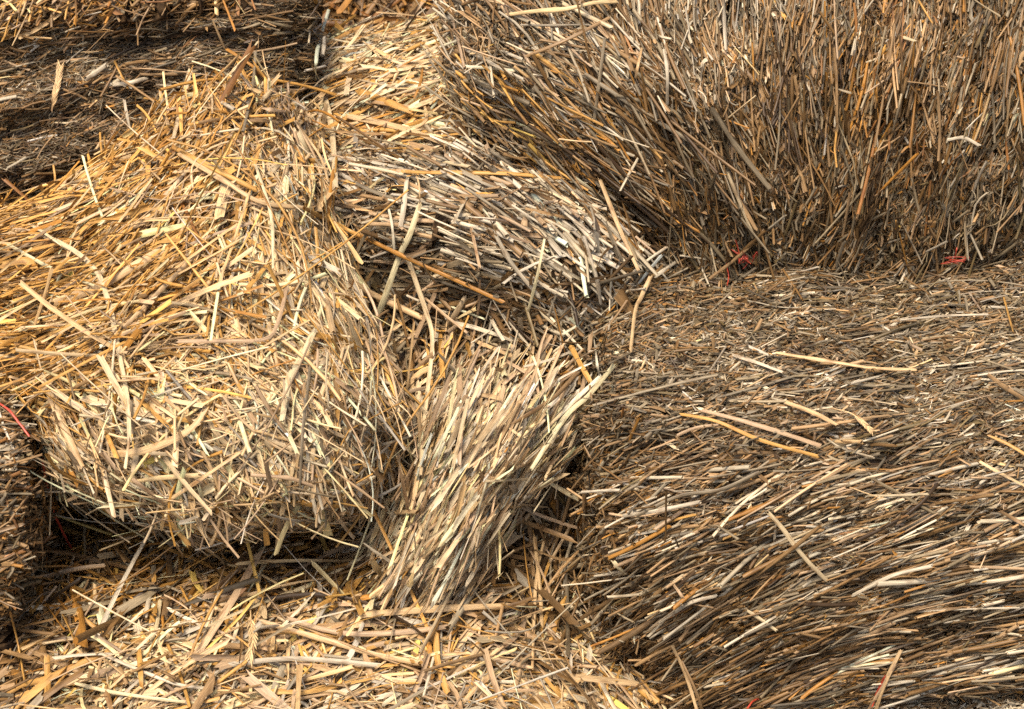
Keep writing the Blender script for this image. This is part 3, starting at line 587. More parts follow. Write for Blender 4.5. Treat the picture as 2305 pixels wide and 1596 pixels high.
baleB = thing([[(-160, 560, .50), (100, 540, .50), (300, 430, .55), (430, 330, .58), (600, 320, .58), (700, 400, .50)],
               [(-160, 470, .36), (80, 470, .36), (265, 350, .38), (430, 255, .40), (590, 230, .42), (700, 360, .38)],
               [(-160, 540, .23), (80, 525, .22), (280, 430, .23), (440, 330, .26), (600, 310, .28), (730, 450, .30)],
               [(-160, 640, .14), (80, 625, .125), (290, 530, .125), (450, 450, .16), (630, 430, .18), (780, 580, .21)],
               [(-160, 750, .07), (80, 735, .045), (290, 660, .035), (460, 620, .045), (655, 620, .055), (830, 740, .11)],
               [(-160, 840, .05), (60, 845, -.01), (260, 800, -.06), (455, 800, -.08), (675, 800, -.06), (885, 870, .02)],
               [(-140, 850, .14), (75, 890, -.04), (255, 910, -.14), (450, 930, -.165), (690, 925, -.145), (905, 945, -.01)],
               [(-120, 870, .22), (95, 970, -.045), (250, 1020, -.17), (440, 1050, -.195), (705, 1045, -.175), (900, 1010, -.01)],
               [(-100, 890, .3), (108, 1035, -.045), (255, 1085, -.17), (435, 1125, -.20), (712, 1115, -.18), (885, 1060, .0)],
               [(-70, 895, .38), (120, 1062, .0), (262, 1112, -.13), (435, 1158, -.16), (705, 1150, -.14), (862, 1075, .06)],
               [(-60, 895, .46), (135, 1066, .16), (275, 1118, .04), (435, 1166, .01), (690, 1158, .03), (840, 1070, .2)],
               [(-60, 890, .56), (140, 1050, .36), (280, 1100, .28), (435, 1140, .26), (680, 1130, .28), (830, 1050, .36)]],
    'straw_bale', 'bright golden bale broken open, its cut lower edge overhanging a dark gap', 'straw bale',
    dict(straw_coat=base_layers(1.0, 1.0, pal=[(300, 500, 'deepgold'), (500, 1000, 'inner_shade')])+[  # amber and brown bed paints shade in behind the bright straws
        dict(d=10000, L=40*mm, W=3.7*mm, kind='split', m=5, depth=(-.008, .005), tilt=.12, spread=1.1, kinkp=.08, ragged=.35, where=[(600, 700, 2000, 2000, 1), (90, 690, 330, 170, -.95)]),
        dict(d=4200, L=62*mm, W=4.9*mm, kind='split', m=6, depth=(-.003, .008), tilt=.06, spread=1.1, bend=.04, kinkp=.1, ragged=.4, where=[(600, 700, 2000, 2000, 1), (90, 690, 330, 170, -.95)]),
        dict(d=7000, L=62*mm, W=2.6*mm, m=6, depth=(-.002, .010), tilt=.10, spread=1.1, bend=.06, kinkp=.2),
        dict(d=1500, L=90*mm, W=6.0*mm, kind='split', m=8, depth=(.002, .011), tilt=.05, spread=.9, bend=.04, ragged=.6, taper=.3, kinkp=.15, where=[(600, 700, 2000, 2000, 1), (90, 690, 330, 170, -.8)]),
        dict(d=1300, L=130*mm, W=2.2*mm, m=10, depth=(.004, .014), tilt=.04, spread=1.6, bend=.10, kinkp=.4),
        dict(d=11000, L=20*mm, W=.8*mm, kind='split', m=5, depth=(-.002, .010), tilt=.3, spread=2.2, bend=.2, taper=.5),
        dict(d=9000, L=16*mm, W=2.6*mm, kind='split', m=3, depth=(-.002, .006), tilt=.2, spread=1.4, ragged=.4, where=[(740, 700, 120, 330, 1), (850, 950, 90, 120, .8)]),
        dict(d=20000, L=140*mm, W=3.4*mm, kind='split', m=9, depth=(-.020, .012), tilt=.03, spread=.6, jit=.7, bend=.05, taper=.3, where=[(60, 690, 350, 180, 1)]),
        dict(d=9000, L=100*mm, W=2.4*mm, m=9, depth=(-.010, .016), tilt=.06, spread=1.0, bend=.08, where=[(120, 690, 340, 180, 1)]),
        dict(d=9000, L=40*mm, W=3.4*mm, kind='split', m=5, depth=(-.004, .020), tilt=.45, spread=1.0, taper=.5, ragged=.5, where=[(500, 245, 190, 50, 1), (330, 320, 80, 50, .7)])],
        cut_ends=[dict(d=24000, L=22*mm, W=3.6*mm, kind='split', m=3, depth=(-.010, .006), tilt=.10, spread=.8, ragged=.35, where=[(430, 1135, 400, 52, 1), (150, 1050, 60, 55, 1)]),
                  dict(d=9000, L=22*mm, W=3.2*mm, m=3, depth=(-.008, .006), tilt=.1, spread=.8, where=[(430, 1135, 400, 52, 1)])]),
    B_ANG, B_PAL, seed=81, disp=lambda x, y, n, m: .014*np.sin((y+.3*x)/17+n*2.4)*np.exp(-(((x-20)/330)**2+((y-700)/170)**2)**2)+.010*m*np.exp(-((x-550)/300)**2), amp=.015, scale=11, nu=170, nv=190, thick=(0, .16, -.16))

# ---- bale at the left edge
baleG = thing([[(-180, 930, .2), (-20, 930, .2), (60, 935, .2), (100, 950, .2)],
               [(-180, 860, .03), (-20, 880, .0), (60, 900, .01), (98, 930, .1)],
               [(-180, 980, -.12), (-20, 985, -.12), (60, 985, -.11), (100, 990, .02)],
               [(-180, 1130, -.2), (-20, 1130, -.19), (60, 1140, -.17), (108, 1150, -.02)],
               [(-180, 1290, -.22), (-20, 1290, -.21), (40, 1300, -.19), (85, 1310, -.04)],
               [(-180, 1440, -.22), (-40, 1440, -.21), (15, 1450, -.19), (55, 1460, -.06)],
               [(-180, 1640, -.22), (-60, 1640, -.21), (-5, 1650, -.19), (35, 1660, -.06)]],
    'straw_bale', 'brown shaded bale at the left frame edge with straw ends poking towards the golden bale', 'straw bale',
    dict(straw_coat=[dict(d=30000, L=26*mm, W=2.9*mm, m=3, depth=(-.018, -.003), tilt=.2, spread=1.1, out=.1),
                     dict(d=22000, L=24*mm, W=3.4*mm, kind='split', m=3, depth=(-.010, .004), tilt=.25, spread=1.2, ragged=.5),
                     dict(d=8000, L=36*mm, W=3.2*mm, m=4, depth=(-.006, .008), tilt=.15, spread=1.0)]),
    [(40, 960, 10, 18), (40, 1100, 8, 20), (40, 1200, 25, 30), (20, 1350, 0, 25), (0, 1500, -20, 30)],
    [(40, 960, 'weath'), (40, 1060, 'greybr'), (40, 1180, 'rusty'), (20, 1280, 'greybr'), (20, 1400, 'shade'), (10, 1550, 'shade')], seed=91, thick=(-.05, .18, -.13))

# ---- bunch of long straws draped down over the gap
I_ANG = [(990, 860, 80, 14), (1080, 850, 75, 14), (1180, 860, 52, 16), (1290, 850, 45, 14), (960, 960, 86, 14), (1050, 980, 76, 9), (1150, 980, 52, 11), (1270, 960, 46, 12), (940, 1080, 80, 16), (1020, 1100, 60, 10),
         (1120, 1080, 49, 10), (1220, 1050, 46, 14), (940, 1200, 64, 14), (1000, 1200, 56, 9), (1080, 1180, 52, 11), (880, 1320, 52, 12), (950, 1330, 56, 10), (1020, 1300, 56, 16), (860, 1400, 50, 14)]
I_PAL = [(1000, 880, 'cut'), (1100, 900, 'sheaf'), (1250, 880, 'sheaf'), (1020, 1030, 'sheaf'), (1150, 1030, 'sheaf'), (940, 1060, 'cut'), (1000, 1200, 'sheaf'), (950, 1330, 'sheaf'), (860, 1380, 'sheaf'), (1100, 1180, 'sheaf'), (870, 1230, 'cut')]
bunch = thing([[(955, 850, .12), (1050, 830, .11), (1150, 835, .08), (1260, 800, .07), (1390, 780, .12)],
               [(945, 880, .10), (1040, 860, .05), (1140, 860, .03), (1250, 840, .02), (1385, 835, .06)],
               [(925, 980, .06), (1020, 970, -.02), (1120, 960, -.05), (1225, 945, -.04), (1345, 925, .02)],
               [(915, 1080, .03), (985, 1080, -.07), (1060, 1080, -.09), (1140, 1070, -.08), (1235, 1060, .0)],
               [(880, 1190, .0), (940, 1195, -.10), (1000, 1200, -.12), (1065, 1190, -.11), (1130, 1180, -.03)],
               [(840, 1300, -.05), (890, 1310, -.12), (945, 1315, -.135), (1000, 1310, -.13), (1060, 1300, -.07)],
               [(790, 1400, -.09), (840, 1410, -.135), (890, 1415, -.145), (945, 1410, -.145), (1010, 1390, -.11)]],
    'straw_bunch', 'pale pinkish bunch of long straws draped diagonally from the central gap to the ground litter', 'straw bunch',
    dict(straw_coat=[dict(d=20000, L=40*mm, W=3.0*mm, kind='split', m=4, depth=(-.020, -.006), tilt=.08, spread=1.1, pal=[(1000, 1000, 'inner_shade')]),  # brown underlayer, shade coloured in between the draped straws
                     dict(d=11000, L=110*mm, W=3.6*mm, kind='split', m=8, depth=(-.010, .004), tilt=.035, spread=.8, jit=.5, bend=.03, ragged=.8, where=[(1060, 1160, 270, 300, 1)]),
                     dict(d=6000, L=175*mm, W=5.0*mm, kind='split', m=10, lsig=.3, depth=(-.002, .009), tilt=.015, spread=.6, jit=.3, bend=.03, ragged=1.0, taper=.2, where=[(1020, 1190, 220, 180, 1)]),
                     dict(d=4500, L=95*mm, W=2.8*mm, m=8, depth=(-.002, .009), tilt=.04, spread=.9, jit=.5, bend=.04, kinkp=.1, where=[(1050, 1130, 260, 240, 1)]),
                     dict(d=3600, L=125*mm, W=6.2*mm, kind='split', m=9, lsig=.35, depth=(.000, .010), tilt=.02, spread=.8, jit=.5, bend=.03, ragged=1.2, taper=.3, where=[(1030, 1190, 220, 150, 1)]),
                     dict(d=2200, L=75*mm, W=4.6*mm, kind='split', m=7, depth=(.0, .014), tilt=.12, spread=1.6, bend=.05, kinkp=.2, ragged=.8, where=[(1160, 950, 200, 150, 1)], pal=[(1150, 950, 'sheaf')]),
                     dict(d=1300, L=60*mm, W=4*mm, kind='split', m=7, depth=(.004, .014), tilt=.08, spread=3.5, bend=.05, kinkp=.2, ragged=.6),
                     dict(d=5000, L=22*mm, W=.9*mm, kind='split', m=5, depth=(0, .012), tilt=.3, spread=2.5, bend=.2, taper=.5)]),
    I_ANG, I_PAL, seed=101, disp=lambda x, y, n, m: .005*np.sin((x*.8+y*.6)/17+n*3), amp=.012, scale=14, thick=(0, .06, -.04), sink=.010)
#@@HEROES
# ------------------------------------------------------------------ single stalks, leaves, ears and twine lying on the bales
class Hits:
    def __init__(s):
        V, F, o = [], [], 0
        for b in BODIES:
            nv, nu = b.G.shape[:2]
            i = np.arange(nv-1)[:, None]; j = np.arange(nu-1)[None]
            q = np.stack([i*nu+j, i*nu+j+1, (i+1)*nu+j+1, (i+1)*nu+j], -1).reshape(-1, 4)+o
            V.append(b.G.reshape(-1, 3)); F.append(q); o += nv*nu
        s.t = BVHTree.FromPolygons(np.concatenate(V).tolist(), np.concatenate(F).tolist())
    def depth(s, px, py):
        d = ray(px, py)
        h = s.t.ray_cast(Vector(CP), Vector(d), 20)
        if h[0] is None: return 3.4, -FW
        n = np.array(h[1]); n = n if n@d < 0 else -n
        return float((np.array(h[0])-CP)@FW), n
HIT = Hits()
CELL = 6
_P = np.concatenate(PTS); _x, _y, _f = proj(_P)
_ok = (_x > -200) & (_x < CW+200) & (_y > -200) & (_y < CH+200)
_x, _y, _f = _x[_ok], _y[_ok], _f[_ok]; del _P
_ci = ((_y+200)//CELL).astype(np.int64)*512+((_x+200)//CELL).astype(np.int64)
_o = np.lexsort((_f, _ci)); _ci, _f = _ci[_o], _f[_o]
def coat_depth(px, py):
    """how far away the loose straw surface lies there (a little under its highest tips)"""
    r = []
    for dy in (-1, 0, 1):
        for dx in (-1, 0, 1):
            c = int((py+200)//CELL+dy)*512+int((px+200)//CELL+dx)
            a = np.searchsorted(_ci, c)
            if a < len(_ci) and _ci[a] == c: r.append(_f[a])
    if not r: return None
    return float(np.percentile(r, 14))

def sweep(S, P, Nn, W, col, kind, flat=.55, arc=1.0, ragged=.35, twist=0., roll=0., nodes=(), taper=(0, 0), rs=None):
    m = len(P); T = nrm(np.gradient(P, axis=0)); Nn = nrm(Nn-(Nn*T).sum(-1, keepdims=True)*T); B = np.cross(Nn, T)
    e = np.linspace(0, 1, m)
    rad = np.full(m, W/2)*np.clip(1-taper[0]*(1-e)**2-taper[1]*e**2, .06, 1)
    rad = rad*(1+.06*np.sin(e*9+rs.uniform(0, 6)))
    for q in nodes: rad = rad*(1+.30*np.exp(-((e-q)*m/1.1)**2))
    rl = roll+twist*e
    if kind == 'tube':
        k = 9; a = np.linspace(0, 2*np.pi, k, endpoint=False)[None]
        x = np.cos(a)*rad[:, None]; y = np.sin(a)*rad[:, None]*flat
    else:
        k = 6; u = np.linspace(-1, 1, k)[None]; aa = u*arc
        x = np.sin(aa)/math.sin(arc)*rad[:, None]; y = (np.cos(aa)-1)*rad[:, None]*.8*np.ones_like(x)
    cr, sr = np.cos(rl)[:, None], np.sin(rl)[:, None]
    x, y = x*cr-y*sr, x*sr+y*cr
    V = P[:, None]+B[:, None]*x[..., None]+Nn[:, None]*y[..., None]
    V[0] += T[0]*rs.normal(0, W*ragged, k)[:, None]; V[-1] += T[-1]*rs.normal(0, W*ragged, k)[:, None]
    kk = k if kind == 'tube' else k-1
    i = np.arange(m-1)[:, None]; j = np.arange(kk)[None]
    f = np.stack([i*k+j, i*k+(j+1) % k, (i+1)*k+(j+1) % k, (i+1)*k+j], -1).reshape(-1, 4)
    L = np.r_[0, np.cumsum(np.linalg.norm(np.diff(P, axis=0), axis=1))]
    U = np.stack([(L[:, None]+rs.uniform(0, 50))*np.ones((1, k)), np.linspace(0, 1, k)[None]*W*1.3+rs.uniform(0, 50)*np.ones((m, 1))], -1).reshape(-1, 2)
    S.put(V.reshape(-1, 3), f, np.tile(col, (m*k, 1)), U)

def trace(pts, lift=.010, m=16):
    """pts in pixels of the 2560 wide photograph -> a smooth path lying on whatever is there, bridging hollows like a stiff stalk"""
    p = np.array(pts, float)*.9
    seg = np.r_[0, np.cumsum(np.linalg.norm(np.diff(p, axis=0), axis=1))]; seg /= seg[-1]
    if len(p) > 2:
        q = cr_interp(p, 60)
    else:
        q = p[0]+(p[1]-p[0])*np.linspace(0, 1, 60)[:, None]
    q = q[np.linspace(0, 59, m).round().astype(int)]
    D = []; Nm = []
    for a in q:
        d, n = HIT.depth(*a); z = coat_depth(*a); D.append(d-.008 if z is None else max(z, d-.035)); Nm.append(n)
    D = np.array(D); e = np.linspace(-1, 1, m)
    A = np.stack([np.ones(m), e, e*e], 1)
    w = np.ones(m)
    for _ in range(12):                                   # a stiff curve resting on the high spots
        c = np.linalg.lstsq(A*w[:, None], D*w, rcond=None)[0]; r = D-A@c
        w = np.where(r < 0, 2.0, .5)
    Z = A@c; Z = np.minimum(Z, D+.003)-lift
    k = np.array([.25, .5, .25]); 
    for _ in range(3): Z[1:-1] = np.convolve(Z, k, 'valid')
    P = np.array([CP+z*ray(*a) for z, a in zip(Z, q)])
    n = nrm(np.array(Nm).mean(0)-FW*.8)
    return P, np.tile(n, (m, 1)), Z.mean()

HERO_N = 0
def stalk(pts, w, col, kind, label, name=None, cat=None, **kw):
    global HERO_N; HERO_N += 1
    rs = np.random.default_rng(500+HERO_N)
    P, n, z = trace(pts, kw.pop('lift', .003), kw.pop('m', 18))
    W = w*.9/FOC*z
    name = name or ('straw_stalk' if kind == 'tube' else 'split_straw')
    cat = cat or ('straw stalk' if kind == 'tube' else 'split straw')
    c0 = np.array(COL[col])*np.exp(rs.normal(0, .06)); S = Straws()
    if kind == 'tube' and 'nodes' not in kw and w >= 8: kw['nodes'] = (rs.uniform(.3, .7),)
    kw.setdefault('roll', rs.normal(0, .25)); kw.setdefault('twist', rs.normal(0, .3) if kind != 'tube' else 0)
    sweep(S, P, n, W, np.clip(c0*np.array([.56, .52, .47]), 0, .5), 'tube' if kind == 'tube' else 'flat', rs=rs, taper=kw.pop('taper', (0, 0) if kind == 'tube' else (rs.uniform(0, .35), rs.uniform(0, .45))), **kw)
    o = S.build(name); o.data.transform(__import__('mathutils').Matrix.Translation(-Vector(P.mean(0)))); o.location = P.mean(0)
    return tag(o, label, cat)
T, F_ = 'tube', 'flat'
HEROES = [
 ([(475,173),(455,255),(432,346)],15,'cream',F_,'cream flat straw standing almost upright on the peak of the golden bale'),
 ([(53,480),(160,448),(327,391)],11,'pale','long','long pale straw tapering left from the golden bale across the dark bale edge'),
 ([(8,445),(77,504)],11,'rust',F_,'short rust brown straw at the left edge above the golden bale'),
 ([(133,412),(137,450),(130,489)],6,'gold',F_,'short orange bent straw crossing the tip of the long tapering pale straw'),
 ([(363,327),(368,390),(370,455)],17,'gold',F_,'broad yellow flat straw standing on the upper left slope of the golden bale'),
 ([(639,411),(678,539),(683,672)],9,'cream',F_,'thin cream straw hanging straight down the right flank of the golden bale'),
 ([(214,199),(267,162)],13,'silver',T,'short thick grey tube on the dark bale in the upper left'),
 ([(286,212),(325,207),(363,197)],11,'silver',T,'grey tube just right of the short thick one on the dark bale'),
 ([(390,213),(447,218)],8,'silver',T,'small level grey tube on the dark bale above the golden peak'),
 ([(286,152),(304,188),(321,222)],6,'gold',F_,'thin yellow straw slanting down between two grey tubes on the dark bale'),
 ([(532,51),(548,90),(562,122)],6,'pale',F_,'thin pale straw high on the dark bale above its forked amber stem'),
 ([(568,124),(630,165),(688,218)],8,'amber',T,'amber stem slanting down right on the dark bale near its right corner'),
 ([(646,103),(600,160),(545,212)],5,'cream',F_,'thin cream straw crossing the amber stem on the dark bale'),
 ([(639,130),(632,210),(608,330)],8,'grey',T,'tall grey stem rising from the golden peak against the dark bale'),
 ([(640,175),(655,210),(668,250)],14,'tan',F_,'short tan leaf leaning on the tall grey stem of the golden peak'),
 ([(483,220),(530,243),(586,274)],10,'silver',T,'blue grey tube lying along the top of the golden peak'),
 ([(310,250),(318,295),(328,335)],8,'silver',F_,'small grey upright straw at the upper left rim of the golden bale'),
 ([(378,222),(400,258),(412,300)],7,'dgrey',F_,'dark grey thin straw poking up left of the golden peak'),
 ([(400,228),(410,270),(420,312)],10,'pale',F_,'pale upright straw beside the dark grey one on the golden peak'),
 ([(680,259),(720,242),(769,218)],8,'pink',T,'reddish brown stick pointing right of the golden peak'),
 ([(655,268),(700,275),(765,282)],14,'pink',F_,'pinkish flat straw bridging from the golden peak to the bright heap'),
 ([(765,289),(850,278),(900,272)],6,'brown',T,'thin brown stick joining the bright heap and the pinkish flat straw'),
 ([(618,301),(668,303)],12,'tan',T,'short tan tube end showing below the pinkish flat straw'),
 ([(432,368),(540,425),(640,475)],14,'gold',T,'long gold tube slanting across the crown of the golden bale'),
 ([(447,385),(560,452),(650,505),(760,520)],13,'pale',T,'long pale tube right under the slanting gold tube on the golden bale'),
 ([(240,372),(262,352),(330,385),(400,450)],7,'pale',F_,'looped thin pale straw at the upper left of the golden bale'),
 ([(28,569),(139,600),(233,667),(272,761),(297,886),(318,1000),(322,1103)],14,'cream',F_,'very long cream straw arching from the left edge down the golden bale'),
 ([(36,545),(100,575),(190,640)],8,'cream',F_,'shorter cream straw running beside the top end of the long arching one'),
 ([(20,612),(130,672),(235,714)],10,'cream',F_,'cream straw crossing under the long arching straw near the left edge'),
 ([(133,757),(245,716),(330,668),(400,628)],24,'pale',F_,'widest pale flattened stem slanting up right on the left slope of the golden bale'),
 ([(306,822),(411,717),(500,628)],13,'pale',F_,'long pale straw with a joint running up right in the middle of the golden bale'),
 ([(533,817),(545,740),(561,661)],9,'pale',F_,'thin pale straw standing steeply in the middle of the golden bale'),
 ([(444,853),(560,852),(667,846),(700,790),(717,717)],11,'pink',F_,'pinkish straw bent like a hockey stick on the front of the golden bale'),
 ([(0,832),(120,815),(230,775),(350,752)],8,'pale',F_,'thin pale straw running in from the left edge over the golden bale'),
 ([(0,662),(60,650),(88,668)],24,'gold',F_,'broad amber leaf stub at the left frame edge'),
 ([(275,470),(400,500),(520,480),(600,500),(690,525)],5,'pink',T,'wavy thin pinkish stem wandering over the upper part of the golden bale'),
 ([(822,23),(794,124),(790,200)],10,'white',F_,'white straw leaning upright at the top beside the dark bale corner'),
 ([(802,210),(824,301),(833,380),(837,470)],16,'cream',F_,'cream flat straw hanging down between the golden peak and the bright heap'),
 ([(745,327),(775,400),(794,462)],20,'cream',F_,'wide cream leaf at the upper right shoulder of the golden bale'),
 ([(750,320),(800,390),(822,455)],8,'pale',F_,'thin yellowish straw beside the wide cream leaf of the golden bale'),
 ([(892,226),(960,250),(1027,278)],22,'gold',F_,'broad golden leaf at the lower edge of the bright heap'),
 ([(873,290),(960,308),(1031,327),(1117,361)],16,'pale',F_,'long pale flat straw below the broad golden leaf of the bright heap'),
 ([(1063,267),(1061,305),(990,340),(926,376)],9,'pale',F_,'pale straw sharply bent at its top below the bright heap'),
 ([(1059,135),(1052,200),(1035,248)],7,'amber',F_,'curved amber straw standing on the right of the bright heap'),
 ([(1130,12),(1080,50),(1000,70),(930,90)],12,'gold',F_,'amber straw curving up right along the crest of the bright heap'),
 ([(748,40),(800,45),(880,52)],9,'cream',F_,'cream straw lying level across the dark gap at the top'),
 ([(790,-10),(795,20),(800,42)],20,'gold',F_,'broad yellow straw at the top edge above the bright heap'),
 ([(1008,395),(1090,402),(1174,417)],10,'cream',T,'cream tube lying across the top of the grey flake'),
 ([(926,425),(1020,430),(1114,432),(1260,434),(1407,446)],11,'gold',T,'very long orange straw lying level across the grey flake'),
 ([(1512,98),(1500,190),(1486,297)],9,'grey',T,'grey tube hanging plumb on the left part of the upper right bale'),
 ([(1523,45),(1420,98),(1317,141)],9,'tan',T,'long tan tube slanting down left on the upper right bale'),
 ([(1264,38),(1340,28),(1414,23),(1480,8),(1542,4)],11,'pale',T,'long pale tube lying near level at the top of the upper right bale'),
 ([(1138,169),(1180,195),(1234,222),(1324,259)],13,'grey',T,'thick grey tube sticking out left of the upper right bale'),
 ([(1155,120),(1230,160),(1310,200)],9,'silver',T,'silver tube poking left over the bright heap from the upper right bale'),
 ([(1050,510),(1023,590),(1001,635),(965,735),(940,804)],16,'cream',F_,'wide cream straw hanging over the left side of the grey flake'),
 ([(1016,395),(1045,450),(1050,511)],5,'pale',F_,'thin pale straw ending on the wide cream hanging one'),
 ([(1016,451),(1010,510),(1001,568)],14,'silver',F_,'blue grey leaf hanging at the left of the grey flake'),
 ([(971,523),(980,565),(986,640)],7,'white',F_,'thin white straw hanging left of the wide cream one'),
 ([(1501,451),(1554,583),(1600,685)],12,'pale',F_,'pale straw leaning from the upper right bale onto the flat topped bale'),
 ([(903,590),(1012,643),(1144,703),(1256,755)],11,'amber',T,'long amber brown tube spanning from the golden bale under the grey flake'),
 ([(760,520),(830,556),(903,592)],11,'gold',T,'gold tube slanting off the right shoulder of the golden bale'),
 ([(832,680),(930,735),(1050,793)],16,'pale',T,'thick pale tube leaning from the golden bale into the central gap'),
 ([(1055,795),(1160,840),(1280,890)],10,'pale',F_,'pale straw spanning the central gap beyond the thick pale tube'),
 ([(1016,639),(1061,770),(1080,846),(1068,973),(1055,1080),(1050,1188)],13,'cream',F_,'very long yellowish cream straw falling through the central gap'),
 ([(1085,737),(1035,846),(993,947)],17,'pink',F_,'wide pinkish brown stalk leaning in the central gap'),
 ([(1166,740),(1110,831)],14,'cream',F_,'short cream straw leaning right in the central gap'),
 ([(1200,700),(1195,780),(1180,860)],7,'pink',F_,'thin pinkish upright straw behind the short cream one in the gap'),
 ([(1098,825),(1106,943)],15,'gold',F_,'short yellow flat straw standing in the middle of the gap'),
 ([(1147,910),(1150,1040),(1147,1161)],20,'pink',F_,'broad pinkish flat straw standing plumb in the draped bunch'),
 ([(1187,800),(1181,870),(1179,990)],9,'silver',F_,'greyish plumb straw on the upper part of the draped bunch'),
 ([(1444,936),(1380,1000),(1279,1064)],17,'tan',F_,'tan leaf slanting up right on the right part of the draped bunch'),
 ([(1535,913),(1470,990),(1414,1041),(1330,1170)],15,'cream',F_,'long cream straw forming the right rim of the draped bunch'),
 ([(1426,864),(1450,910),(1475,955)],13,'gold',F_,'forked yellow straw between the draped bunch and the flat topped bale'),
 ([(1386,770),(1400,830),(1413,890)],5,'amber',F_,'thin orange straw standing above the draped bunch'),
 ([(1484,850),(1490,900),(1497,940)],10,'white',F_,'short white flat straw standing at the corner of the flat topped bale'),
 ([(1628,689),(1605,740),(1589,778),(1578,878)],11,'pale',F_,'bent pale straw standing at the back left of the flat topped bale'),
 ([(1530,672),(1527,725),(1524,778)],6,'white',F_,'thin white plumb straw left of the bent pale one'),
 ([(1360,600),(1345,680),(1320,780)],8,'cream',F_,'cream straw hanging steeply from the front edge of the grey flake'),
 ([(1460,590),(1490,690),(1502,760)],10,'silver',T,'silver tube hanging down right of the grey flake'),
 ([(1240,590),(1280,660),(1350,745)],11,'silver',T,'silver tube hanging from the lower edge of the grey flake'),
 ([(786,823),(755,890),(723,947),(705,1050)],19,'cream',F_,'widest cream straw hanging down the right front of the golden bale'),
 ([(278,1136),(350,1128),(422,1103),(480,1068),(511,1025)],20,'pale',F_,'broad curved straw like a smile on the front of the golden bale'),
 ([(310,1210),(400,1196),(495,1188)],13,'pale',F_,'level pale straw low on the front of the golden bale'),
 ([(411,1258),(505,1195),(600,1130)],11,'pale',F_,'pale straw slanting up right low on the front of the golden bale'),
 ([(100,930),(150,1045),(206,1175)],21,'pale',F_,'broad tan flat straw running down the left end of the golden bale'),
 ([(778,1214),(720,1195),(628,1188)],10,'pink',T,'pinkish curved stick low on the front of the golden bale'),
 ([(325,1195),(365,1225),(411,1262)],12,'pink',F_,'pinkish straw meeting a slanting pale one low on the golden bale'),
 ([(780,900),(760,1060),(750,1230)],12,'grey',F_,'long greyish plumb straw at the right front of the golden bale'),
 ([(694,1297),(640,1340),(572,1380)],12,'silver',F_,'grey split straw hanging from the cut edge of the golden bale'),
 ([(689,1297),(660,1350),(628,1408)],14,'pale',F_,'tan split straw hanging beside the grey one under the cut edge'),
 ([(856,1230),(915,1170),(978,1108)],7,'silver',F_,'thin pale straw slanting over the right end of the golden bale'),
 ([(817,1292),(930,1284),(1044,1280)],14,'pale',T,'level tan straw jutting right from under the golden bale'),
 ([(925,1175),(975,1290),(1010,1370)],11,'cream',F_,'cream straw leaning down right into the draped bunch'),
 ([(1000,1347),(890,1400),(778,1458),(640,1510),(517,1564)],17,'cream',F_,'long bright straw sweeping down left from the draped bunch over the litter'),
 ([(722,1547),(800,1572),(889,1585),(1010,1580),(1117,1566)],15,'pink',F_,'long curved pinkish brown straw lying level below the draped bunch'),
 ([(911,1535),(1080,1522),(1278,1514)],20,'pale',F_,'broad pale straw lying level across the foot of the draped bunch'),
 ([(650,1553),(800,1597),(930,1635),(1044,1658)],14,'pale',F_,'long pale straw sloping down right in the litter'),
 ([(561,1664),(700,1648),(800,1650),(944,1664)],13,'silver',F_,'long silvery curved straw near the bottom of the litter'),
 ([(10,1745),(50,1712),(111,1697),(240,1640),(356,1597)],19,'gold',F_,'long broad yellow straw rising right from the lower left corner'),
 ([(189,1530),(240,1570),(289,1603)],12,'gold',F_,'short yellow straw running down onto the broad yellow one'),
 ([(67,1375),(160,1380),(250,1403),(350,1425)],14,'tan',F_,'tan straw lying below the hanging twine in the dark gap'),
 ([(400,1364),(480,1396),(556,1430),(667,1497)],13,'gold',T,'amber tube sloping out from under the golden bale'),
 ([(350,1386),(325,1450),(300,1514)],14,'amber',F_,'amber flat straw standing in the dark gap under the golden bale'),
 ([(25,1530),(45,1610),(61,1703)],5,'gold',T,'thin yellow straw standing at the left edge bale'),
 ([(118,1640),(120,1710),(118,1790)],18,'gold',F_,'broad yellow straw hanging plumb near the lower left corner'),
 ([(1089,1586),(1094,1657),(1119,1737)],17,'gold',F_,'bent yellow leaf in the litter at the bottom centre'),
 ([(1089,1623),(1075,1680),(1059,1741)],7,'white',F_,'thin white straw crossing the bent yellow leaf'),
 ([(1230,1680),(1190,1720),(1155,1758)],16,'pale',F_,'short broad pale straw right of the bent yellow leaf'),
 ([(188,1708),(280,1730),(400,1748),(500,1760)],10,'cream',F_,'pale straw sloping gently along the bottom left of the litter'),
 ([(255,1635),(340,1672),(440,1710),(520,1722)],9,'silver',T,'grey tube sloping down right in the lower left litter'),
 ([(345,1622),(350,1680),(352,1720)],15,'gold',F_,'yellow straw standing across the grey tube in the lower left litter'),
 ([(400,1500),(392,1560),(375,1610)],10,'cream',F_,'cream straw standing in the litter above the broad yellow straw'),
 ([(385,1410),(375,1480),(362,1545)],14,'silver',F_,'silver grey flat straw standing in the litter left of centre'),
 ([(420,1380),(425,1450),(410,1540)],16,'tan',F_,'broad weathered straw standing beside the silver grey one'),
 ([(520,1430),(560,1480),(590,1530)],18,'gold',F_,'broad amber leaf leaning in the litter beneath the cut edge'),
 ([(1278,1212),(1320,1265),(1368,1332)],16,'silver',F_,'grey leaf slanting down right over the draped bunch edge'),
 ([(1213,1204),(1310,1199),(1406,1202)],8,'cream',F_,'thin cream straw lying level across the draped bunch'),
 ([(1205,1262),(1290,1262),(1370,1270)],11,'cream',F_,'level cream straw right of the draped bunch waist'),
 ([(1361,1348),(1342,1434),(1335,1550),(1331,1673)],8,'pale',T,'long thin pale straw standing plumb in the gap beside the right bale'),
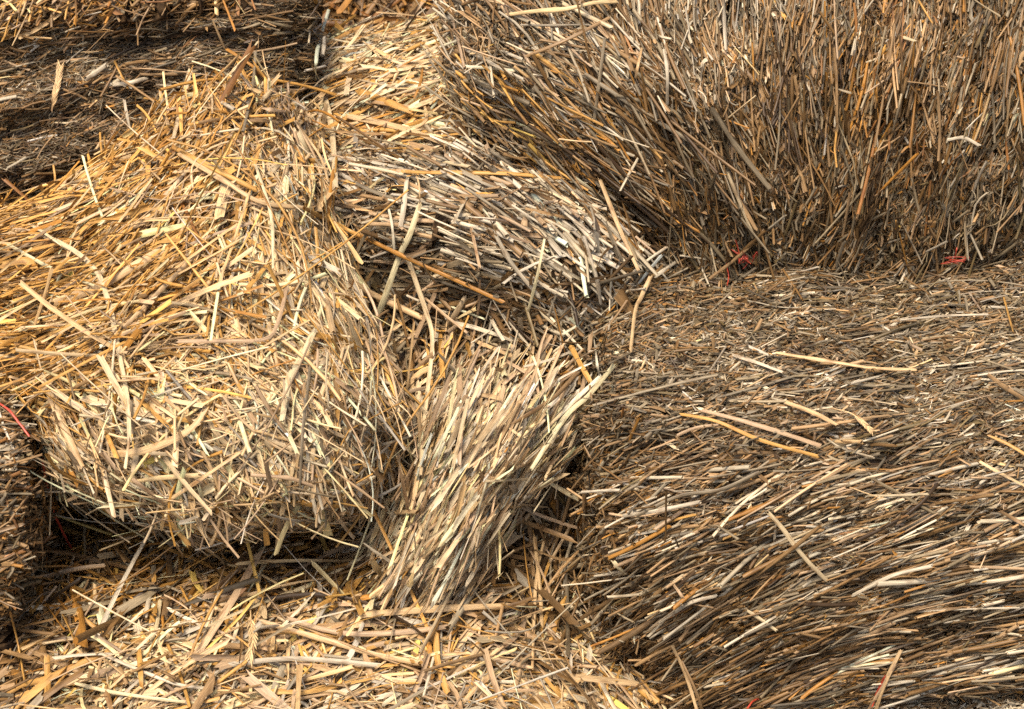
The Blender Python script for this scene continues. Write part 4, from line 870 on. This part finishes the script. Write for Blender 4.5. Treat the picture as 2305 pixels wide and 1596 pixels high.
 ([(1380,1348),(1290,1375),(1250,1420),(1210,1480)],8,'tan',F_,'tan straw curving down left to the foot of the draped bunch'),
 ([(1320,1290),(1328,1360),(1333,1440)],12,'tan',F_,'tan flat straw hanging in the shaded gap beside the right bale'),
 ([(1467,1431),(1435,1530),(1384,1639)],7,'brown',T,'dark brown stick slanting at the foot of the right bale'),
 ([(1413,1405),(1418,1500),(1420,1640)],11,'dgrey',F_,'dark grey straw standing in the gap at the foot of the right bale'),
 ([(1919,1280),(1955,1320),(1991,1369),(2030,1415),(2069,1453)],13,'cream',F_,'single cream straw slanting down right on the front of the right bale'),
 ([(1963,1005),(2030,1030),(2091,1061)],13,'pale',F_,'pale flat straw slanting on the flat top of the right bale'),
 ([(1752,1025),(1850,1050),(1950,1080),(2052,1114)],12,'pink',F_,'long pinkish straw slanting down right near the left front of the flat top'),
 ([(1700,1035),(1791,1053),(1900,1100),(2047,1142)],9,'gold',F_,'long gold straw running just under the long pinkish one'),
 ([(1830,886),(1890,905),(1958,930)],10,'white',F_,'white straw highest on the flat top of the right bale'),
 ([(1940,882),(2050,900),(2180,920),(2290,925)],9,'pale',T,'long pale tube lying almost level right of the white straw'),
 ([(2447,1153),(2500,1182),(2570,1218)],10,'pale',F_,'pale straw running out of frame at the right bale front edge'),
 ([(2469,936),(2510,968),(2570,1005)],13,'tan',F_,'broad tan straw running out of frame on the flat top'),
 ([(2475,1090),(2520,1110),(2570,1140)],8,'gold',F_,'thin gold straw between two straws running out at the right'),
 ([(2508,738),(2520,780),(2534,830)],6,'gold',F_,'thin gold straw standing on the flat top near the right edge'),
 ([(2500,1278),(2540,1300),(2580,1325)],10,'tan',F_,'tan straw at the right frame edge low on the sideways bale'),
 ([(1869,1528),(1905,1552),(1941,1578)],10,'cream',F_,'short cream straw on the lower front of the right bale'),
 ([(2252,1625),(2215,1700),(2185,1785)],12,'pale',F_,'pale split straw standing at the bottom beside the red twine'),
 ([(2240,1660),(2205,1720),(2165,1785)],8,'pink',F_,'thin pinkish straw leaning behind the red twine at the bottom'),
 ([(1680,1614),(1715,1690),(1745,1785)],9,'pale',F_,'thin pale straw standing at the bottom of the right bale front'),
 ([(1704,1655),(1735,1720),(1758,1785)],9,'tan',F_,'tan straw right beside the thin pale one at the bottom'),
 ([(1532,1402),(1546,1420),(1562,1437)],11,'cream',F_,'tiny cream chip on the left front of the right bale'),
 ([(1676,1453),(1693,1475),(1708,1497)],8,'pink',F_,'tiny pink straw chip on the front of the right bale'),
 ([(1780,272),(1840,365),(1924,472)],13,'grey',T,'thick grey brown stem slanting down right on the upper right bale face'),
 ([(1660,125),(1668,180),(1668,260)],9,'silver',T,'pale upright stem with a kink on the upper right bale face'),
 ([(1808,-10),(1811,60),(1815,125)],12,'silver',T,'thick silver stem hanging from the top edge of the upper right bale'),
 ([(2085,122),(2091,200),(2092,305)],9,'tan',T,'tan stem standing plumb at the centre of the upper right bale'),
 ([(2254,235),(2243,285),(2232,328)],7,'cream',T,'small cream jointed straw on the right half of the upper right bale'),
 ([(2258,92),(2290,103)],9,'cream',F_,'tiny cream chip near the top right of the upper right bale'),
 ([(1604,120),(1595,160),(1588,196)],8,'pale',F_,'small pale split straw on the left half of the upper right bale'),
 ([(2345,232),(2350,330),(2346,400)],8,'tan',T,'tan stem with a crooked joint at the right of the upper right bale'),
 ([(2450,365),(2410,345),(2370,350)],9,'silver',T,'grey straw tuft end pointing right out of the upper right bale'),
 ([(2290,-10),(2310,25),(2330,58)],6,'gold',F_,'thin gold straw at the top right edge of the picture'),
 ([(1774,697),(1830,655),(1881,611)],8,'tan',T,'tan straw leaning over the red twine knot'),
 ([(1640,690),(1665,672),(1690,655)],10,'silver',F_,'short whitish leaf at the back left corner of the flat top'),
 ([(2250,800),(2360,790),(2470,786)],7,'silver',T,'thin grey stem lying level at the back of the flat top'),
 ([(1690,1090),(1740,1070),(1800,1062)],9,'pink',F_,'pinkish leaf at the left rim of the flat top'),
 ([(1560,1290),(1640,1278),(1750,1255)],10,'silver',T,'grey stem lying near the upper left front of the right bale'),
 ([(1590,1290),(1700,1240),(1800,1225),(1900,1180)],11,'grey',T,'long grey stem rising right across the front of the right bale'),
 ([(1650,1556),(1720,1510),(1790,1490)],10,'silver',T,'silver stem rising right on the lower left front of the right bale'),
 ([(2130,1490),(2230,1440),(2330,1415)],10,'silver',T,'silver stem rising right at the centre of the right bale front'),
]
for h in HEROES:
    pts, w_, col, kind, label = h
    if kind == 'long': stalk(pts, w_, col, F_, label, taper=(.85, 0), lift=.006)
    else: stalk(pts, w_, col, kind, label)

# ears of grain: a thin stem and a knobbly head
def ear(pts, w_, col, label, head=.5):
    global HERO_N; HERO_N += 1
    rs = np.random.default_rng(900+HERO_N)
    P, n, z = trace(pts, .003, 26); W = w_*.9/FOC*z; c = np.array(COL[col])*np.array([.62, .58, .52])
    root = empty('grain_ear', P[0]); tag(root, label, 'grain ear')
    S = Straws(); sweep(S, P, n, W*.28, c, 'tube', flat=1, rs=rs); S.build('stem', root)
    S = Straws(); k0 = int(len(P)*(1-head)); B = np.cross(n[0], nrm(P[-1]-P[0]))
    for i, k in enumerate(range(k0, len(P)-1)):
        t = nrm(P[k+1]-P[k]); sd = (1 if i % 2 else -1)
        d = nrm(t+B*sd*.35+n[0]*rs.normal(.1, .15)); L = W*2.6
        q = np.linspace(0, 1, 6)[:, None]; PP = P[k]+B*sd*W*.12+d*q*L-n[0]*(q*q)*L*.1
        sweep(S, PP, np.tile(n[0], (6, 1)), W*.62, c*np.exp(rs.normal(0, .12)), 'tube', flat=.75, ragged=.05, rs=rs, taper=(.5, 1.0))
    S.build('seed_head', root)
ear([(132,267),(138,235),(146,200),(151,163)], 9, 'pale', 'knobbly pale ear of grain standing on the dark bale in the upper left', .95)
ear([(1213,1150),(1240,1246),(1258,1310),(1263,1367)], 9, 'pale', 'pale ear of grain hanging from the right side of the draped bunch', .5)
ear([(625,1500),(628,1558),(632,1600),(622,1650)], 14, 'pale', 'pale ear of grain hanging in the litter left of centre', .75)
ear([(2080,1020),(2130,1035),(2160,1060),(2182,1080)], 8, 'pale', 'small pale ear of grain on the flat top of the right bale', .6)
ear([(470,560),(500,535),(560,500),(600,470)], 7, 'pink', 'thin pinkish seed stem lying on the crown of the golden bale', .6)

# orange red baler twine
def twine(parts, label, lift=.002):
    global HERO_N; HERO_N += 1
    rs = np.random.default_rng(700+HERO_N)
    root = None
    for pts, w_ in parts:
        P, n, z = trace(pts, lift, 22); W = w_*.9/FOC*z
        if root is None: root = empty('baler_twine', P[0]); tag(root, label, 'twine')
        S = Straws(); sweep(S, P+np.cumsum(rs.normal(0, W*.08, P.shape), 0), n, W, np.array((.7, .1, .04)), 'tube', flat=.8, rs=rs)
        me = np_mesh('strand', np.concatenate(S.V), np.concatenate(S.F), M_TWINE); link('strand', me, root)
def tangle(cx, cy, rx, ry, k, w_, seed):
    rs = np.random.default_rng(seed); out = []
    for _ in range(k):
        m = rs.integers(4, 7); a = rs.normal(0, 1, (m, 2))*.55
        out.append(([(cx+rx*x, cy+ry*y) for x, y in a], w_))
    return out
twine([([(-10,1003),(25,1030),(50,1062),(74,1095)],6),([(106,1150),(118,1210),(133,1275),(158,1330),(186,1388)],7)], 'orange red twine running down the gap between the left edge bale and golden bale')
twine(tangle(1862,648,22,22,5,1.8,1)+[([(1838,600),(1848,630),(1850,655)],3),([(1815,660),(1822,690),(1820,715)],3),([(1880,655),(1890,630),(1893,640)],3)], 'tangled red twine knot at the foot of the upper right bale nearest its middle')
twine(tangle(2392,652,30,9,5,1.6,2)+[([(2392,620),(2388,635),(2385,655)],3)], 'tangled red twine knot at the foot of the upper right bale near the right edge')
twine([([(2213,1690),(2198,1722),(2178,1765)],4),([(2208,1695),(2192,1730),(2188,1750)],3)], 'short red twine end between the split straws at the bottom right')
twine([([(1895,1748),(1878,1758),(1855,1790)],5)], 'red twine end at the bottom edge under the right bale')
# ------------------------------------------------------------------ light: bright overcast sky, soft sun from high up behind the left shoulder
SUN_EL, SUN_AZ = math.radians(63), math.radians(-25)     # azimuth from the camera's back towards the left
w = bpy.data.worlds.new('World'); bpy.context.scene.world = w; w.use_nodes = True
nt = w.node_tree; bg = nt.nodes['Background']
sky = nt.nodes.new('ShaderNodeTexSky'); sky.sky_type = 'NISHITA'; sky.sun_disc = False
sun_vec = Vector((math.sin(SUN_AZ)*math.cos(SUN_EL), -math.cos(SUN_AZ)*math.cos(SUN_EL), math.sin(SUN_EL)))
sky.sun_elevation = SUN_EL; sky.sun_rotation = math.atan2(sun_vec.x, sun_vec.y)
sky.air_density = 1.0; sky.dust_density = 4.0; sky.ozone_density = .6
nt.links.new(sky.outputs[0], bg.inputs[0]); bg.inputs[1].default_value = .05
sl = bpy.data.lights.new('sun', 'SUN'); sl.energy = 1.5; sl.angle = math.radians(20); sl.color = (1, .9, .76)
so = bpy.data.objects.new('sun', sl); C.objects.link(so)
so.rotation_euler = sun_vec.to_track_quat('Z', 'Y').to_euler(); so.location = (0, 0, 6)
sc = bpy.context.scene
sc.view_settings.view_transform = 'Standard'; sc.view_settings.look = 'None'; sc.view_settings.gamma = 1
sc.view_settings.use_curve_mapping = False; sc.view_settings.exposure = 2.5
sc.render.engine = 'CYCLES'
sc.cycles.max_bounces = 8; sc.cycles.diffuse_bounces = 5; sc.cycles.use_denoising = False
